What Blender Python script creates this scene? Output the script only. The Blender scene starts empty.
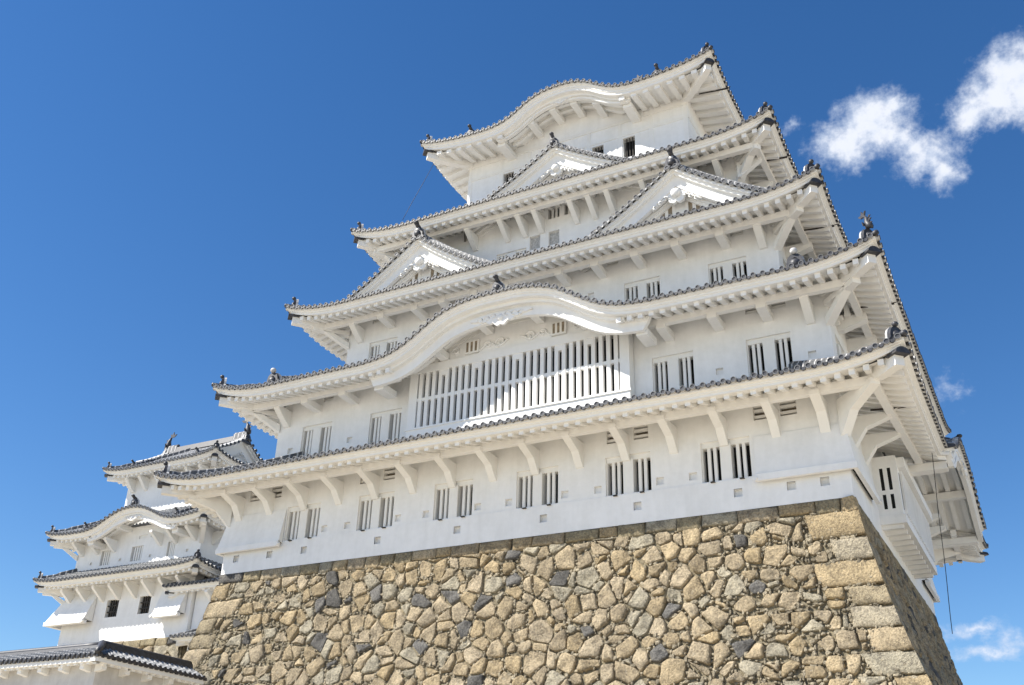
import bpy, math, random
from mathutils import Vector, Matrix, noise
rnd = random.Random(7)
S = bpy.context.scene
COL = S.collection
R = math.radians

# ------------------------------------------------------------------ camera
cam_d = bpy.data.cameras.new('camera'); cam = bpy.data.objects.new('camera', cam_d); COL.objects.link(cam)
cr = Vector((0.884681492577887, 0.4653923225481962, 0.027361337747958417))
cu = Vector((0.19196897003032226, -0.4171477840363116, 0.8883330686285927))
cf = Vector((-0.42483711141525676, 0.7806392972345105, 0.45838380902639897))
cam.matrix_world = Matrix(((cr.x, cu.x, -cf.x, 18.861), (cr.y, cu.y, -cf.y, -44.606), (cr.z, cu.z, -cf.z, -11.152), (0, 0, 0, 1)))
cam_d.sensor_width = 36.0; cam_d.lens = 1016.556 / 1024 * 36; cam_d.clip_end = 6000; cam_d.clip_start = .1
S.camera = cam
# ------------------------------------------------------------------ view, sun, sky
S.view_settings.view_transform = 'Standard'; S.view_settings.look = 'None'
S.view_settings.exposure = 1.0; S.view_settings.gamma = 1
SUN_EL, SUN_AZ = 45.5, 52.0          # azimuth west of south
to_sun = Vector((-math.sin(R(SUN_AZ)) * math.cos(R(SUN_EL)), -math.cos(R(SUN_AZ)) * math.cos(R(SUN_EL)), math.sin(R(SUN_EL))))
sd = bpy.data.lights.new('sun', 'SUN'); sd.energy = 4.6; sd.angle = R(.53); sd.color = (1, .955, .88)
so = bpy.data.objects.new('sun', sd); COL.objects.link(so)
so.rotation_euler = (-to_sun).to_track_quat('-Z', 'Y').to_euler(); so.location = (-60, -60, 80)
W = bpy.data.worlds.new('World'); S.world = W; W.use_nodes = True
SKY_STRENGTH = .076


class NT:
    """small helper for writing node trees"""
    def __init__(s, tree): s.t = tree
    def n(s, typ, **kw):
        nd = s.t.nodes.new(typ)
        for k, v in kw.items():
            if k == 'inp':
                for kk, vv in v.items():
                    if hasattr(vv, 'is_output') or isinstance(vv, bpy.types.NodeSocket): s.t.links.new(vv, nd.inputs[kk])
                    else: nd.inputs[kk].default_value = vv
            else: setattr(nd, k, v)
        return nd
    def m(s, op, a, b=None, c=None, clamp=False):
        nd = s.t.nodes.new('ShaderNodeMath'); nd.operation = op; nd.use_clamp = clamp
        for i, v in enumerate((a, b, c)):
            if v is None: continue
            if isinstance(v, (int, float)): nd.inputs[i].default_value = v
            else: s.t.links.new(v, nd.inputs[i])
        return nd.outputs[0]
    def mix(s, f, a, b, typ='RGBA', blend='MIX'):
        nd = s.t.nodes.new('ShaderNodeMix'); nd.data_type = typ; nd.blend_type = blend
        ii = (0, 6, 7) if typ == 'RGBA' else (0, 2, 3)
        for i, v in zip(ii, (f, a, b)):
            if isinstance(v, bpy.types.NodeSocket): s.t.links.new(v, nd.inputs[i])
            else: nd.inputs[i].default_value = v if not isinstance(v, tuple) else (*v, 1)[:4]
        return nd.outputs[2 if typ == 'RGBA' else 0]
    def noise(s, vec, scale, detail=4, rough=.55):
        nd = s.t.nodes.new('ShaderNodeTexNoise'); nd.inputs['Scale'].default_value = scale
        nd.inputs['Detail'].default_value = detail; nd.inputs['Roughness'].default_value = rough
        if vec is not None: s.t.links.new(vec, nd.inputs['Vector'])
        return nd.outputs['Fac']
    def ramp(s, v, lo, hi):
        nd = s.t.nodes.new('ShaderNodeMapRange'); nd.interpolation_type = 'SMOOTHSTEP'
        s.t.links.new(v, nd.inputs[0]); nd.inputs[1].default_value = lo; nd.inputs[2].default_value = hi
        return nd.outputs[0]


def build_world():
    t = W.node_tree; t.nodes.clear(); k = NT(t)
    out = k.n('ShaderNodeOutputWorld')
    sky = k.n('ShaderNodeTexSky', sky_type='NISHITA', sun_disc=False)
    sky.sun_elevation = R(SUN_EL); sky.sun_rotation = math.atan2(to_sun.x, to_sun.y)
    sky.air_density = 1.0; sky.dust_density = .1; sky.ozone_density = 3.0; sky.altitude = 0
    hs = k.n('ShaderNodeHueSaturation', inp={'Hue': .505, 'Saturation': 1.27, 'Value': 1., 'Color': sky.outputs[0]})
    bg = k.n('ShaderNodeBackground', inp={'Color': hs.outputs[0], 'Strength': SKY_STRENGTH})
    # fair-weather clouds, laid out by direction in the sky
    tc = k.n('ShaderNodeTexCoord').outputs['Generated']
    def dot(v):
        nd = k.n('ShaderNodeVectorMath', operation='DOT_PRODUCT'); t.links.new(tc, nd.inputs[0]); nd.inputs[1].default_value = v
        return nd.outputs['Value']
    dc = dot((-.019009, .803447, .595073)); d1 = dot((.99972, .023653, 0)); d2 = dot((.014075, -.594907, .803672))
    dcs = k.m('MAXIMUM', dc, .05)
    u0 = k.m('DIVIDE', d1, dcs); v0 = k.m('DIVIDE', d2, dcs)
    cv = k.n('ShaderNodeCombineXYZ', inp={0: u0, 1: v0}).outputs[0]
    wn = k.n('ShaderNodeTexNoise', inp={'Vector': cv, 'Scale': 38., 'Detail': 6., 'Roughness': .6})
    wsep = k.n('ShaderNodeSeparateColor', inp={0: wn.outputs['Color']})
    u = k.m('ADD', u0, k.m('MULTIPLY', k.m('SUBTRACT', wsep.outputs[0], .5), .034))
    v = k.m('ADD', v0, k.m('MULTIPLY', k.m('SUBTRACT', wsep.outputs[1], .5), .034))
    blobs = [(-.0680, .0090, .036, .026, 1), (-.046, .0180, .036, .030, 1), (-.0263, .0260, .020, .013, .95), (-.030, .004, .022, .016, .85),
             (-.006, -.022, .030, .022, .8), (.002, -.036, .020, .020, .8), (-.016, -.010, .024, .016, .85), (-.024, -.002, .02, .012, .8),
             (.0560, .0137, .030, .026, 1), (.0723, .0291, .036, .030, 1), (.0377, .0056, .026, .020, 1), (.080, .012, .03, .03, 1),
             (-.0487, -.4737, .034, .009, .55), (-.0350, -.4969, .042, .010, .66), (-.0050, -.4880, .032, .014, .6), (-.062, -.4760, .02, .008, .5),
             (-.1167, .0354, .008, .005, .33), (-.0270, -.2354, .014, .012, .22), (-.093, -.003, .016, .008, .3)]
    best = None
    for bu, bv, ru, rv, a in blobs:
        q = k.m('ADD', k.m('POWER', k.m('ABSOLUTE', k.m('MULTIPLY', k.m('SUBTRACT', u, bu), .87 / ru)), 2.), k.m('POWER', k.m('ABSOLUTE', k.m('MULTIPLY', k.m('SUBTRACT', v, bv), .87 / rv)), 2.))
        q = k.m('MULTIPLY', k.m('SUBTRACT', 1., k.m('SQRT', q)), a)
        best = q if best is None else k.m('SMOOTH_MAX', best, q, .12)
    fb = k.noise(cv, 55., 9, .62); fb2 = k.noise(cv, 190., 5, .6)
    den = k.m('ADD', best, k.m('ADD', k.m('MULTIPLY', k.m('SUBTRACT', fb, .5), 1.15), k.m('MULTIPLY', k.m('SUBTRACT', fb2, .5), .3)))
    alpha = k.m('MULTIPLY', k.ramp(den, -.08, .80), .93)
    alpha = k.m('MULTIPLY', alpha, k.m('GREATER_THAN', dc, .1))
    body = k.ramp(den, .15, .95); lump = k.noise(cv, 60., 5, .5)
    shade = k.m('ADD', k.m('MULTIPLY', body, .35), k.m('MULTIPLY', lump, .55))
    ccol = k.mix(k.ramp(shade, .25, .65), (.60, .68, .82), (.80, .83, .90))
    bc = k.n('ShaderNodeBackground', inp={'Color': ccol, 'Strength': .60})
    mx = k.n('ShaderNodeMixShader', inp={0: alpha, 1: bg.outputs[0], 2: bc.outputs[0]})
    t.links.new(mx.outputs[0], out.inputs[0])


build_world()

# ------------------------------------------------------------------ materials
def mat(name):
    m = bpy.data.materials.new(name); m.use_nodes = True; t = m.node_tree; t.nodes.clear(); k = NT(t)
    o = k.n('ShaderNodeOutputMaterial'); b = k.n('ShaderNodeBsdfPrincipled'); t.links.new(b.outputs[0], o.inputs[0])
    return m, k, b, t


def m_plaster(name, c1, c2, speck=True, bump=.15):
    m, k, b, t = mat(name)
    P = k.n('ShaderNodeNewGeometry').outputs['Position']
    n1 = k.noise(P, .55, 5); n2 = k.noise(P, 4.5, 6)
    st = k.n('ShaderNodeVectorMath', operation='MULTIPLY', inp={0: P, 1: (1.6, 1.6, .22)}).outputs[0]
    n3 = k.noise(st, 2.2, 4)
    f = k.m('ADD', k.m('MULTIPLY', n1, .5), k.m('ADD', k.m('MULTIPLY', n2, .25), k.m('MULTIPLY', n3, .35)))
    c = k.mix(k.ramp(f, .38, .72), c1, c2)
    if speck:   # small dark mould specks in patches
        s1 = k.ramp(k.noise(P, 17., 3, .6), .70, .76); s2 = k.ramp(k.noise(P, .8, 2), .52, .66)
        c = k.mix(k.m('MULTIPLY', k.m('MULTIPLY', s1, s2), .6), c, (.33, .30, .24))
    t.links.new(c, b.inputs['Base Color']); b.inputs['Roughness'].default_value = .85
    b.inputs['Specular IOR Level'].default_value = .25
    bp = k.n('ShaderNodeBump', inp={'Strength': bump, 'Distance': .03, 'Height': k.noise(P, 9., 5)})
    t.links.new(bp.outputs[0], b.inputs['Normal'])
    return m


def m_plain(name, c, rough=.8, var=.25, scale=6.):
    m, k, b, t = mat(name)
    P = k.n('ShaderNodeNewGeometry').outputs['Position']
    n = k.noise(P, scale, 5)
    cc = k.mix(k.ramp(n, .3, .7), tuple(x * (1 - var) for x in c), tuple(min(1, x * (1 + var)) for x in c))
    t.links.new(cc, b.inputs['Base Color']); b.inputs['Roughness'].default_value = rough
    return m


def m_tile(name, dark, light, per, frac):
    """fired clay tile with white plaster joints; 'puv' holds (along eave, down slope) in metres"""
    m, k, b, t = mat(name)
    a = k.n('ShaderNodeAttribute', attribute_name='puv'); sx = k.n('ShaderNodeSeparateXYZ', inp={0: a.outputs['Vector']})
    P = k.n('ShaderNodeNewGeometry').outputs['Position']
    n = k.noise(P, 7., 4); nb = k.noise(P, 1.2, 3)
    fr = k.m('FRACT', k.m('ADD', k.m('DIVIDE', sx.outputs[1], per), k.m('MULTIPLY', n, .12)))
    j = k.m('LESS_THAN', fr, frac)
    j = k.m('MULTIPLY', j, k.ramp(k.noise(P, 3., 3), .25, .45))
    base = k.mix(k.ramp(k.m('ADD', k.m('MULTIPLY', n, .5), k.m('MULTIPLY', nb, .5)), .35, .65), dark, tuple(x * 1.9 for x in dark))
    t.links.new(k.mix(j, base, light), b.inputs['Base Color']); b.inputs['Roughness'].default_value = .6
    return m


def m_stone():
    m, k, b, t = mat('castle_stone')
    a = k.n('ShaderNodeAttribute', attribute_name='scol').outputs['Color']
    P = k.n('ShaderNodeNewGeometry').outputs['Position']
    n = k.noise(P, 2.4, 6, .6); n2 = k.noise(P, 14., 6, .65); n3 = k.noise(P, 45., 3, .6)
    f = k.m('ADD', k.m('MULTIPLY', n, .8), k.m('MULTIPLY', n2, 1.1))
    c = k.mix(1., a, k.mix(k.ramp(f, .70, 1.2), (.52, .51, .50), (1.32, 1.28, 1.2)), blend='MULTIPLY')
    pit = k.ramp(n2, .62, .72)
    c = k.mix(k.m('MULTIPLY', pit, .35), c, (.10, .085, .06))
    li = k.m('MULTIPLY', k.ramp(k.noise(P, 5., 5, .7), .58, .70), .3)
    c = k.mix(li, c, (.46, .42, .34))
    t.links.new(c, b.inputs['Base Color']); b.inputs['Roughness'].default_value = .93
    b.inputs['Specular IOR Level'].default_value = .15
    h = k.m('ADD', k.m('MULTIPLY', n2, 1.), k.m('MULTIPLY', n3, .45))
    bp = k.n('ShaderNodeBump', inp={'Strength': 1., 'Distance': .10, 'Height': h}); t.links.new(bp.outputs[0], b.inputs['Normal'])
    return m


PL = m_plaster('white_lime_plaster', (.80, .795, .775), (.90, .895, .88))
PT = m_plaster('white_plaster_trim', (.82, .805, .77), (.87, .86, .83), speck=False, bump=.08)
PW = m_plaster('wall_plaster_weathered', (.50, .48, .45), (.66, .64, .61))
TR = m_tile('roll_tile', (.10, .103, .105), (.36, .355, .345), .33, .3)
TP = m_tile('pan_tile', (.035, .036, .038), (.16, .155, .15), .3, .12)
TE = m_plain('tile_end_clay', (.135, .138, .143), .55, .4, 9.)
TJ = m_plain('tile_joint_plaster', (.46, .455, .445), .85, .3, 8.)
RG = m_tile('ridge_tile', (.05, .051, .054), (.42, .41, .40), .36, .2)
DK = m_plain('dark_clay', (.035, .035, .04), .5, .4, 8.)
BK = m_plain('dark_interior', (.008, .008, .008), 1., .1)
WD = m_plain('dark_wood', (.03, .024, .018), .7, .3)
SH = m_plain('vent_wood', (.26, .21, .15), .8, .3)
GT = m_plain('copper_gutter', (.16, .18, .20), .45, .2)
GTD = m_plain('gutter_rim', (.03, .025, .025), .5, .2)
ST = m_stone()
GR = m_plain('pale_gravel', (.46, .40, .305), .95, .25, 3.)
WT = m_plain('rusty_steel', (.03, .022, .018), .6, .2)

# ------------------------------------------------------------------ mesh builder
class MB:
    def __init__(s): s.v = []; s.f = []; s.m = []; s.sm = []; s.uv = []; s.c = []; s.huv = False; s.hc = False
    def add(s, vs, fs, mi=0, smooth=False, uv=None, col=None):
        o = len(s.v); s.v.extend(tuple(p) for p in vs)
        s.uv.extend(uv if uv else [(0., 0.)] * len(vs)); s.huv |= bool(uv)
        if col: s.hc = True
        s.c.extend([col or (1, 1, 1)] * len(vs))
        for i, f in enumerate(fs):
            s.f.append(tuple(o + j for j in f)); s.m.append(mi if isinstance(mi, int) else mi[i]); s.sm.append(smooth)
    def box(s, x0, x1, y0, y1, z0, z1, mi=0):
        vs = [(x, y, z) for x in (x0, x1) for y in (y0, y1) for z in (z0, z1)]
        s.add(vs, [(0, 1, 3, 2), (4, 6, 7, 5), (0, 4, 5, 1), (2, 3, 7, 6), (0, 2, 6, 4), (1, 5, 7, 3)], mi)
    def hull8(s, vs, mi=0):
        s.add(vs, [(0, 1, 2, 3), (7, 6, 5, 4), (0, 4, 5, 1), (1, 5, 6, 2), (2, 6, 7, 3), (3, 7, 4, 0)], mi)
    def loft(s, rings, mi=0, caps=True, closed=True, smooth=False, uvs=None, col=None):
        n = len(rings[0]); vs = [p for r in rings for p in r]; fs = []
        for i in range(len(rings) - 1):
            for j in range(n if closed else n - 1):
                k = (j + 1) % n; fs.append((i * n + j, i * n + k, (i + 1) * n + k, (i + 1) * n + j))
        if caps and closed: fs += [tuple(range(n))[::-1], tuple(range((len(rings) - 1) * n, len(rings) * n))]
        uv = None
        if uvs: uv = [(0., uvs[i]) for i in range(len(rings)) for _ in range(n)]
        s.add(vs, fs, mi, smooth, uv, col)
    def tube(s, pts, r, n=8, mi=0, smooth=True):
        rings = []; pts = [Vector(p) for p in pts]
        for i, p in enumerate(pts):
            d = (pts[min(i + 1, len(pts) - 1)] - pts[max(i - 1, 0)]).normalized()
            a = d.cross(Vector((0, 0, 1)))
            if a.length < .05: a = d.cross(Vector((1, 0, 0)))
            a.normalize(); b = d.cross(a); rr = r[i] if isinstance(r, (list, tuple)) else r
            rings.append([p + a * rr * math.cos(6.28318 * q / n) + b * rr * math.sin(6.28318 * q / n) for q in range(n)])
        s.loft(rings, mi, smooth=smooth)
    def plate(s, pts2, org, ax, az, ay, th, mi=0, mside=None):
        """flat outline pts2 (u,w) in plane ax,az, extruded along ay by th"""
        o = Vector(org); ax = Vector(ax); az = Vector(az); ay = Vector(ay); n = len(pts2)
        A = [o + ax * u + az * w for u, w in pts2]; B = [p + ay * th for p in A]
        s.add(A + B, [tuple(range(n)), tuple(range(2 * n - 1, n - 1, -1))] + [(i, (i + 1) % n, n + (i + 1) % n, n + i) for i in range(n)],
              [mi, mi] + [mi if mside is None else mside] * n)
    def build(s, name, mats, parent=None):
        me = bpy.data.meshes.new(name); off = Vector(parent_base(parent)) if parent else Vector((0, 0, 0))
        me.from_pydata([(p[0] - off.x, p[1] - off.y, p[2] - off.z) for p in s.v], [], s.f)
        for q in (mats if isinstance(mats, (list, tuple)) else [mats]): me.materials.append(q)
        me.polygons.foreach_set('material_index', s.m); me.polygons.foreach_set('use_smooth', s.sm)
        if s.huv:
            a = me.attributes.new('puv', 'FLOAT_VECTOR', 'POINT'); a.data.foreach_set('vector', [q for u in s.uv for q in (u[0], u[1], 0.)])
        if s.hc:
            a = me.attributes.new('scol', 'FLOAT_COLOR', 'POINT'); a.data.foreach_set('color', [q for c in s.c for q in (c[0], c[1], c[2], 1.)])
        me.update(); o = bpy.data.objects.new(name, me); COL.objects.link(o)
        if parent: o.parent = parent
        return o


BASE = {}
def parent_base(p):
    while p.parent: p = p.parent
    return BASE.get(p.name, (0, 0, 0))


def thing(name, label, cat, loc, group=None):
    o = bpy.data.objects.new(name, None); o.empty_display_size = .5; COL.objects.link(o); o.location = loc; BASE[o.name] = loc
    o['label'] = label; o['category'] = cat
    if group: o['group'] = group
    return o


def tag(o, label, cat, group=None):
    o['label'] = label; o['category'] = cat
    if group: o['group'] = group
    return o


def lerp(tb, x):
    x = abs(x)
    if x >= tb[-1][0]: return tb[-1][1]
    for i in range(len(tb) - 1):
        (a, p), (b, q) = tb[i], tb[i + 1]
        if a <= x <= b:
            p0 = tb[i - 1][1] if i else tb[1][1]; q1 = tb[i + 2][1] if i + 2 < len(tb) else q
            a0 = tb[i - 1][0] if i else -tb[1][0]; b1 = tb[i + 2][0] if i + 2 < len(tb) else b + (b - a)
            h = b - a; t = (x - a) / h; m0 = (q - p0) / (b - a0); m1 = (q1 - p) / (b1 - a)
            return (2 * t**3 - 3 * t * t + 1) * p + (t**3 - 2 * t * t + t) * h * m0 + (-2 * t**3 + 3 * t * t) * q + (t**3 - t * t) * h * m1
    return tb[-1][1]


# ------------------------------------------------------------------ onigawara end tiles
def oni(parent, pos, d, sc=1., knob=True, fish=False, rim=True, dome=False, ball=1, name='ridge_end_tile'):
    """bell shaped ridge end tile with raised knob, facing horizontal direction d"""
    mb = MB(); d = Vector((d[0], d[1], 0)).normalized(); ax = Vector((-d.y, d.x, 0)); p = Vector(pos)
    out = [(-.36, -.05), (-.40, .08), (-.31, .16), (-.30, .36), (-.25, .54), (-.14, .66), (0, .70), (.14, .66), (.25, .54), (.30, .36), (.31, .16), (.40, .08), (.36, -.05)]
    o2 = [(u * sc, w * sc) for u, w in out]
    mb.plate(o2, p - d * .16 * sc, ax, (0, 0, 1), d, .16 * sc, 0)
    if rim:   # plastered rim just behind the face
        o3 = [(u * sc * 1.13, w * sc * 1.08) for u, w in out]
        mb.plate(o3, p - d * .30 * sc, ax, (0, 0, 1), d, .14 * sc - .004, 1)
    mb.tube([p + d * .0 + Vector((0, 0, .30 * sc)), p + d * .06 * sc + Vector((0, 0, .30 * sc)), p + d * .12 * sc + Vector((0, 0, .30 * sc))], [.2 * sc, .17 * sc, .06 * sc], 10, 0)
    if dome:
        c = p + Vector((0, 0, .80 * sc)); z = Vector((0, 0, sc)); knob = False
        mb.tube([c - z * .12, c - z * .08, c, c + z * .08, c + z * .12], [.05 * sc, .11 * sc, .14 * sc, .11 * sc, .04 * sc], 10, ball)
    if knob:
        z = Vector((0, 0, 1))
        mb.tube([p - d * .30 * sc + z * .66 * sc, p - d * .02 * sc + z * .74 * sc, p + d * .16 * sc + z * .84 * sc], [.12 * sc, .12 * sc, .11 * sc], 8, 0)
        c = p + d * .16 * sc + z * .86 * sc
        mb.tube([c - z * .10 * sc, c - z * .07 * sc, c, c + z * .07 * sc, c + z * .10 * sc], [.04 * sc, .12 * sc, .15 * sc, .12 * sc, .04 * sc], 8, 0)
    if fish: dolphin(mb, p + Vector((0, 0, .62 * sc)), -d, .9 * sc)
    return mb.build(name, [DK, TJ], parent)


def dolphin(mb, p, d, sc):
    """roof fish: head down, tail up, fins spread, facing d with tail curling the same way"""
    z = Vector((0, 0, 1)); ax = Vector((-d.y, d.x, 0))
    pts = [p + d * (-.25 * sc) + z * .05 * sc, p + d * (-.12 * sc) + z * .2 * sc, p + z * .42 * sc, p + d * (.02 * sc) + z * .7 * sc, p + d * (.16 * sc) + z * .95 * sc]
    mb.tube(pts, [.10 * sc, .2 * sc, .19 * sc, .12 * sc, .06 * sc], 8, 0)
    t = p + d * .15 * sc + z * .92 * sc
    mb.plate([(0, 0), (-.12 * sc, .3 * sc), (.05 * sc, .22 * sc), (.2 * sc, .42 * sc), (.24 * sc, .2 * sc), (.5 * sc, .22 * sc), (.3 * sc, .02 * sc)], t - ax * .03, d, z, ax, .06, 0)
    for k, (w, l) in enumerate(((.2, .26), (.45, .24), (.65, .2))):
        mb.plate([(0, 0), (-l * sc, .1 * sc), (-.05 * sc, .18 * sc)], p + z * w * sc - d * .12 * sc - ax * .02, d, z, ax, .04, 0)
    for s in (-1, 1):
        mb.plate([(0, 0), (s * .35 * sc, .14 * sc), (s * .3 * sc, -.08 * sc)], p + z * .25 * sc - d * .02, ax, z, d, .04, 0)


# ------------------------------------------------------------------ roofs
class Roof:
    def __init__(s, parent, cx, cy, a, b, z0, rise, rng, D, ov, sl=.37, cc=.025, pitch=.36, kara=None, fh=.36, raf=(.46, .19, .19),
                 pd=1.25, psz=.26, ssl=.31, sides='SENW', det=1., hipr=True, gutter=False, fsc=1., eo=.15, kout=0.):
        s.__dict__.update(locals()); s.kara = kara or {}; s.fe = .10 * fsc
    def L(s, q): return s.a if q in 'SN' else s.b
    def P(s, q, t, d, z):
        a, b = s.a, s.b
        if s.kout and q in s.kara and s.bump(q, t) > .06: d -= s.kout
        x, y = {'S': (t, -b + d), 'N': (-t, b - d), 'E': (a - d, t), 'W': (-a + d, -t)}[q]
        return Vector((s.cx + x, s.cy + y, z))
    def g(s, u): return max(0., (s.rng - u) / s.rng) ** 2.3
    def bump(s, q, t):
        if q not in s.kara: return 0.
        c, tb = s.kara[q]; return max(0., lerp(tb, t - c))
    def zt(s, q, t, d):
        u = s.L(q) - abs(t)
        z = s.z0 + s.sl * d + s.cc * d * abs(d) + s.rise * s.g(u) * max(0, 1 - max(d, 0) / 3.)
        bp = s.bump(q, t)
        if bp > .004: z = max(z, s.z0 + bp + .03 * d)
        return z
    def zs(s, q, t, d, kar=True):
        u = s.L(q) - abs(t)
        z = s.z0 - s.fh - .06 + s.ssl * d + s.rise * s.g(u) * max(0, 1 - max(d, 0) / 3.)
        if kar:
            bp = s.bump(q, t)
            if bp > .02: z = max(z, s.z0 + bp - s.fh * .9)
        return z
    def build(s):
        s.tiles(); s.eaves(); s.hips()
        return s.o
    def tiles(s):
        mb = MB(); me = MB(); p = s.pitch; rr = .29 * p
        ends = []
        for q in s.sides:
            me = MB(); ends.append(me); L = s.L(q); n = max(4, round(2 * L / p)); pp = 2 * L / n
            offs = [(-.5, -.03), (-.31, -.01), (-.27, .55), (-.14, 1.), (0, 1.12), (.14, 1.), (.27, .55), (.31, -.01)]
            nr = 10 if s.det >= 1 else 7
            cols = []
            for i in range(n):
                for o, h in offs: cols.append((-L + (i + .5 + o) * pp, h * rr, i))
            cols.append((L, -.03 * rr, n))
            vs = []; uv = []
            for t, h, i in cols:
                t = max(-L + .01, min(L - .01, t)); u = L - abs(t); dm = min(s.D, u)
                m = (s.zt(q, min(t + .05, L), 0) - s.zt(q, max(t - .05, -L), 0)) / .1; ln = math.sqrt(1 + m * m)
                for r in range(nr):
                    d = dm * (r / (nr - 1)) ** 1.3 - (.06 if r == 0 else 0)
                    vs.append(s.P(q, t - h * m / ln, d, s.zt(q, t, d) + h / ln + .05)); uv.append((t, d + .13 * (i % 3)))
            fs = []; mi = []
            for c in range(len(cols) - 1):
                roll = (c % 8) in (1, 2, 3, 4, 5, 6)
                for r in range(nr - 1):
                    fs.append((c * nr + r, (c + 1) * nr + r, (c + 1) * nr + r + 1, c * nr + r + 1)); mi.append(0 if roll else 1)
            mb.add(vs, fs, mi, True, uv)
            for i in range(n):      # round end tiles and hanging pan lips
                t = -L + (i + .5) * pp; z = s.zt(q, t, 0) + .05 + rr * .35
                rings = []; N = 10
                m = (s.zt(q, t + .05, 0) - s.zt(q, t - .05, 0)) / .1; ln = math.sqrt(1 + m * m)
                tc, zc = t - rr * .3 * m / ln, z
                jit = rnd.uniform(-.012, .012)
                for d, f in ((.12, 1.), (-.10 + jit, 1.), (-.115 + jit, .94), (-.115 + jit, .74), (-.095 + jit, .70)):
                    rings.append([s.P(q, tc + rr * f * math.cos(6.2832 * k / N), d, zc + rr * f * math.sin(6.2832 * k / N)) for k in range(N)])
                vs = [x for r in rings for x in r]; fs = []; mi = []
                for r in range(4):
                    for k in range(N):
                        k2 = (k + 1) % N; fs.append((r * N + k, r * N + k2, (r + 1) * N + k2, (r + 1) * N + k)); mi.append(0 if r == 0 else (1 if r == 2 else 2))
                fs.append(tuple(range(4 * N, 5 * N))); mi.append(2)
                me.add(vs, fs, mi, False)
                t2 = t + .5 * pp
                if t2 < L - .1:
                    za = s.zt(q, t2 - .2 * pp, 0); zb = s.zt(q, t2 + .2 * pp, 0); zm = (za + zb) / 2
                    A = [s.P(q, t2 - .22 * pp, -.07, za + .09), s.P(q, t2 + .22 * pp, -.07, zb + .09), s.P(q, t2 + .2 * pp, -.07, zb - .0), s.P(q, t2, -.07, zm - .035), s.P(q, t2 - .2 * pp, -.07, za - .0)]
                    B = [x + (s.P(q, 0, .06, 0) - s.P(q, 0, 0, 0)) for x in A]
                    me.add(A + B, [(0, 1, 2, 3, 4)] + [(k, (k + 1) % 5, 5 + (k + 1) % 5, 5 + k) for k in range(5)], 2)
        s.o = mb.build('tiled_roof', [TR, TP], s.parent)
        for me in ends: me.build('eave_tiles', [TJ, TE, DK], s.o)
    def samples(s, q):
        L = s.L(q); n = 150 if q in s.kara else 44
        return [-1 + 2 * i / n for i in range(n + 1)]
    def eaves(s):
        f = MB(); so = MB(); ra = MB(); pu = MB(); fh = s.fh
        e_ = s.eo; prof = [(e_ - .12, .05), (e_ - .12, -.06), (e_, -.09), (e_, -fh * .55), (e_ + .05, -fh * .6), (e_ + .05, -fh), (e_ + .36, -fh), (e_ + .36, .05)]
        for q in s.sides:
            ra = so; L = s.L(q); rings = []
            for w in s.samples(q):
                rings.append([s.P(q, w * (L - d), d, s.zt(q, w * L, 0) + dz) for d, dz in prof])
            f.loft(rings, 0, caps=True)
            ds = [.3 + s.eo, .75, 1.2, 1.7, s.ov + .05] if s.ov > 1.75 else [.3 + s.eo, .75, s.ov + .05]; vs = []; ws = s.samples(q)
            for w in ws:
                for d in ds: vs.append(s.P(q, w * (L - d), d, s.zs(q, w * (L - d), d)))
            nd = len(ds); so.add(vs, [(i * nd + j, (i + 1) * nd + j, (i + 1) * nd + j + 1, i * nd + j + 1) for i in range(len(ws) - 1) for j in range(nd - 1)], 0)
            sp, w, h = s.raf; n = int(2 * (L - .4) / sp)
            for i in range(n + 1):
                t = -(L - .4) + i * 2 * (L - .4) / n
                if s.bump(q, t) > .2: continue
                u = L - abs(t); dm = min(s.ov + .05, u - .05)
                if dm < .35: continue
                rings = []
                for r in range(5):
                    d = .17 + s.eo + (dm - .17 - s.eo) * r / 4; z = s.zs(q, t, d, False)
                    rings.append([s.P(q, t - w / 2, d, z + .02), s.P(q, t + w / 2, d, z + .02), s.P(q, t + w / 2, d, z - h), s.P(q, t - w / 2, d, z - h)])
                ra.loft(rings, 0)
            if q in s.kara:          # curved ribs below the cusped gable
                c, tb = s.kara[q]; hw = tb[-1][0] * .82
                for d in [.55 + .5 * i for i in range(int((s.ov - .3) / .5))]:
                    rings = []
                    for i in range(41):
                        t = c - hw + 2 * hw * i / 40; z = s.zs(q, t, d)
                        rings.append([s.P(q, t, d - .1, z + .02), s.P(q, t, d + .1, z + .02), s.P(q, t, d + .1, z - .2), s.P(q, t, d - .1, z - .2)])
                    ra.loft(rings, 0)
            if s.pd:
                d = s.ov - s.pd; z = s.zs(q, 0, d, False) - s.raf[2]; e = L - d
                segs = [(-e - .12, e + .12)]
                if q in s.kara:
                    c, tb = s.kara[q]; hw = tb[-1][0] * .80; segs = [(-e - .12, c - hw), (c + hw, e + .12)]
                for t0, t1 in segs:
                    z0, z1 = z - s.psz, z + .04
                    pu.hull8([s.P(q, t0, d - .13, z0), s.P(q, t1, d - .13, z0), s.P(q, t1, d + .13, z0), s.P(q, t0, d + .13, z0),
                              s.P(q, t0, d - .13, z1), s.P(q, t1, d - .13, z1), s.P(q, t1, d + .13, z1), s.P(q, t0, d + .13, z1)])
        s.zp = s.zs('S', 0, s.ov - (s.pd or 0), False) - s.raf[2] - s.psz
        f.build('fascia', PT, s.o); so.build('soffit', PT, s.o)
        if s.pd: pu.build('purlin', PT, s.o)
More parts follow.
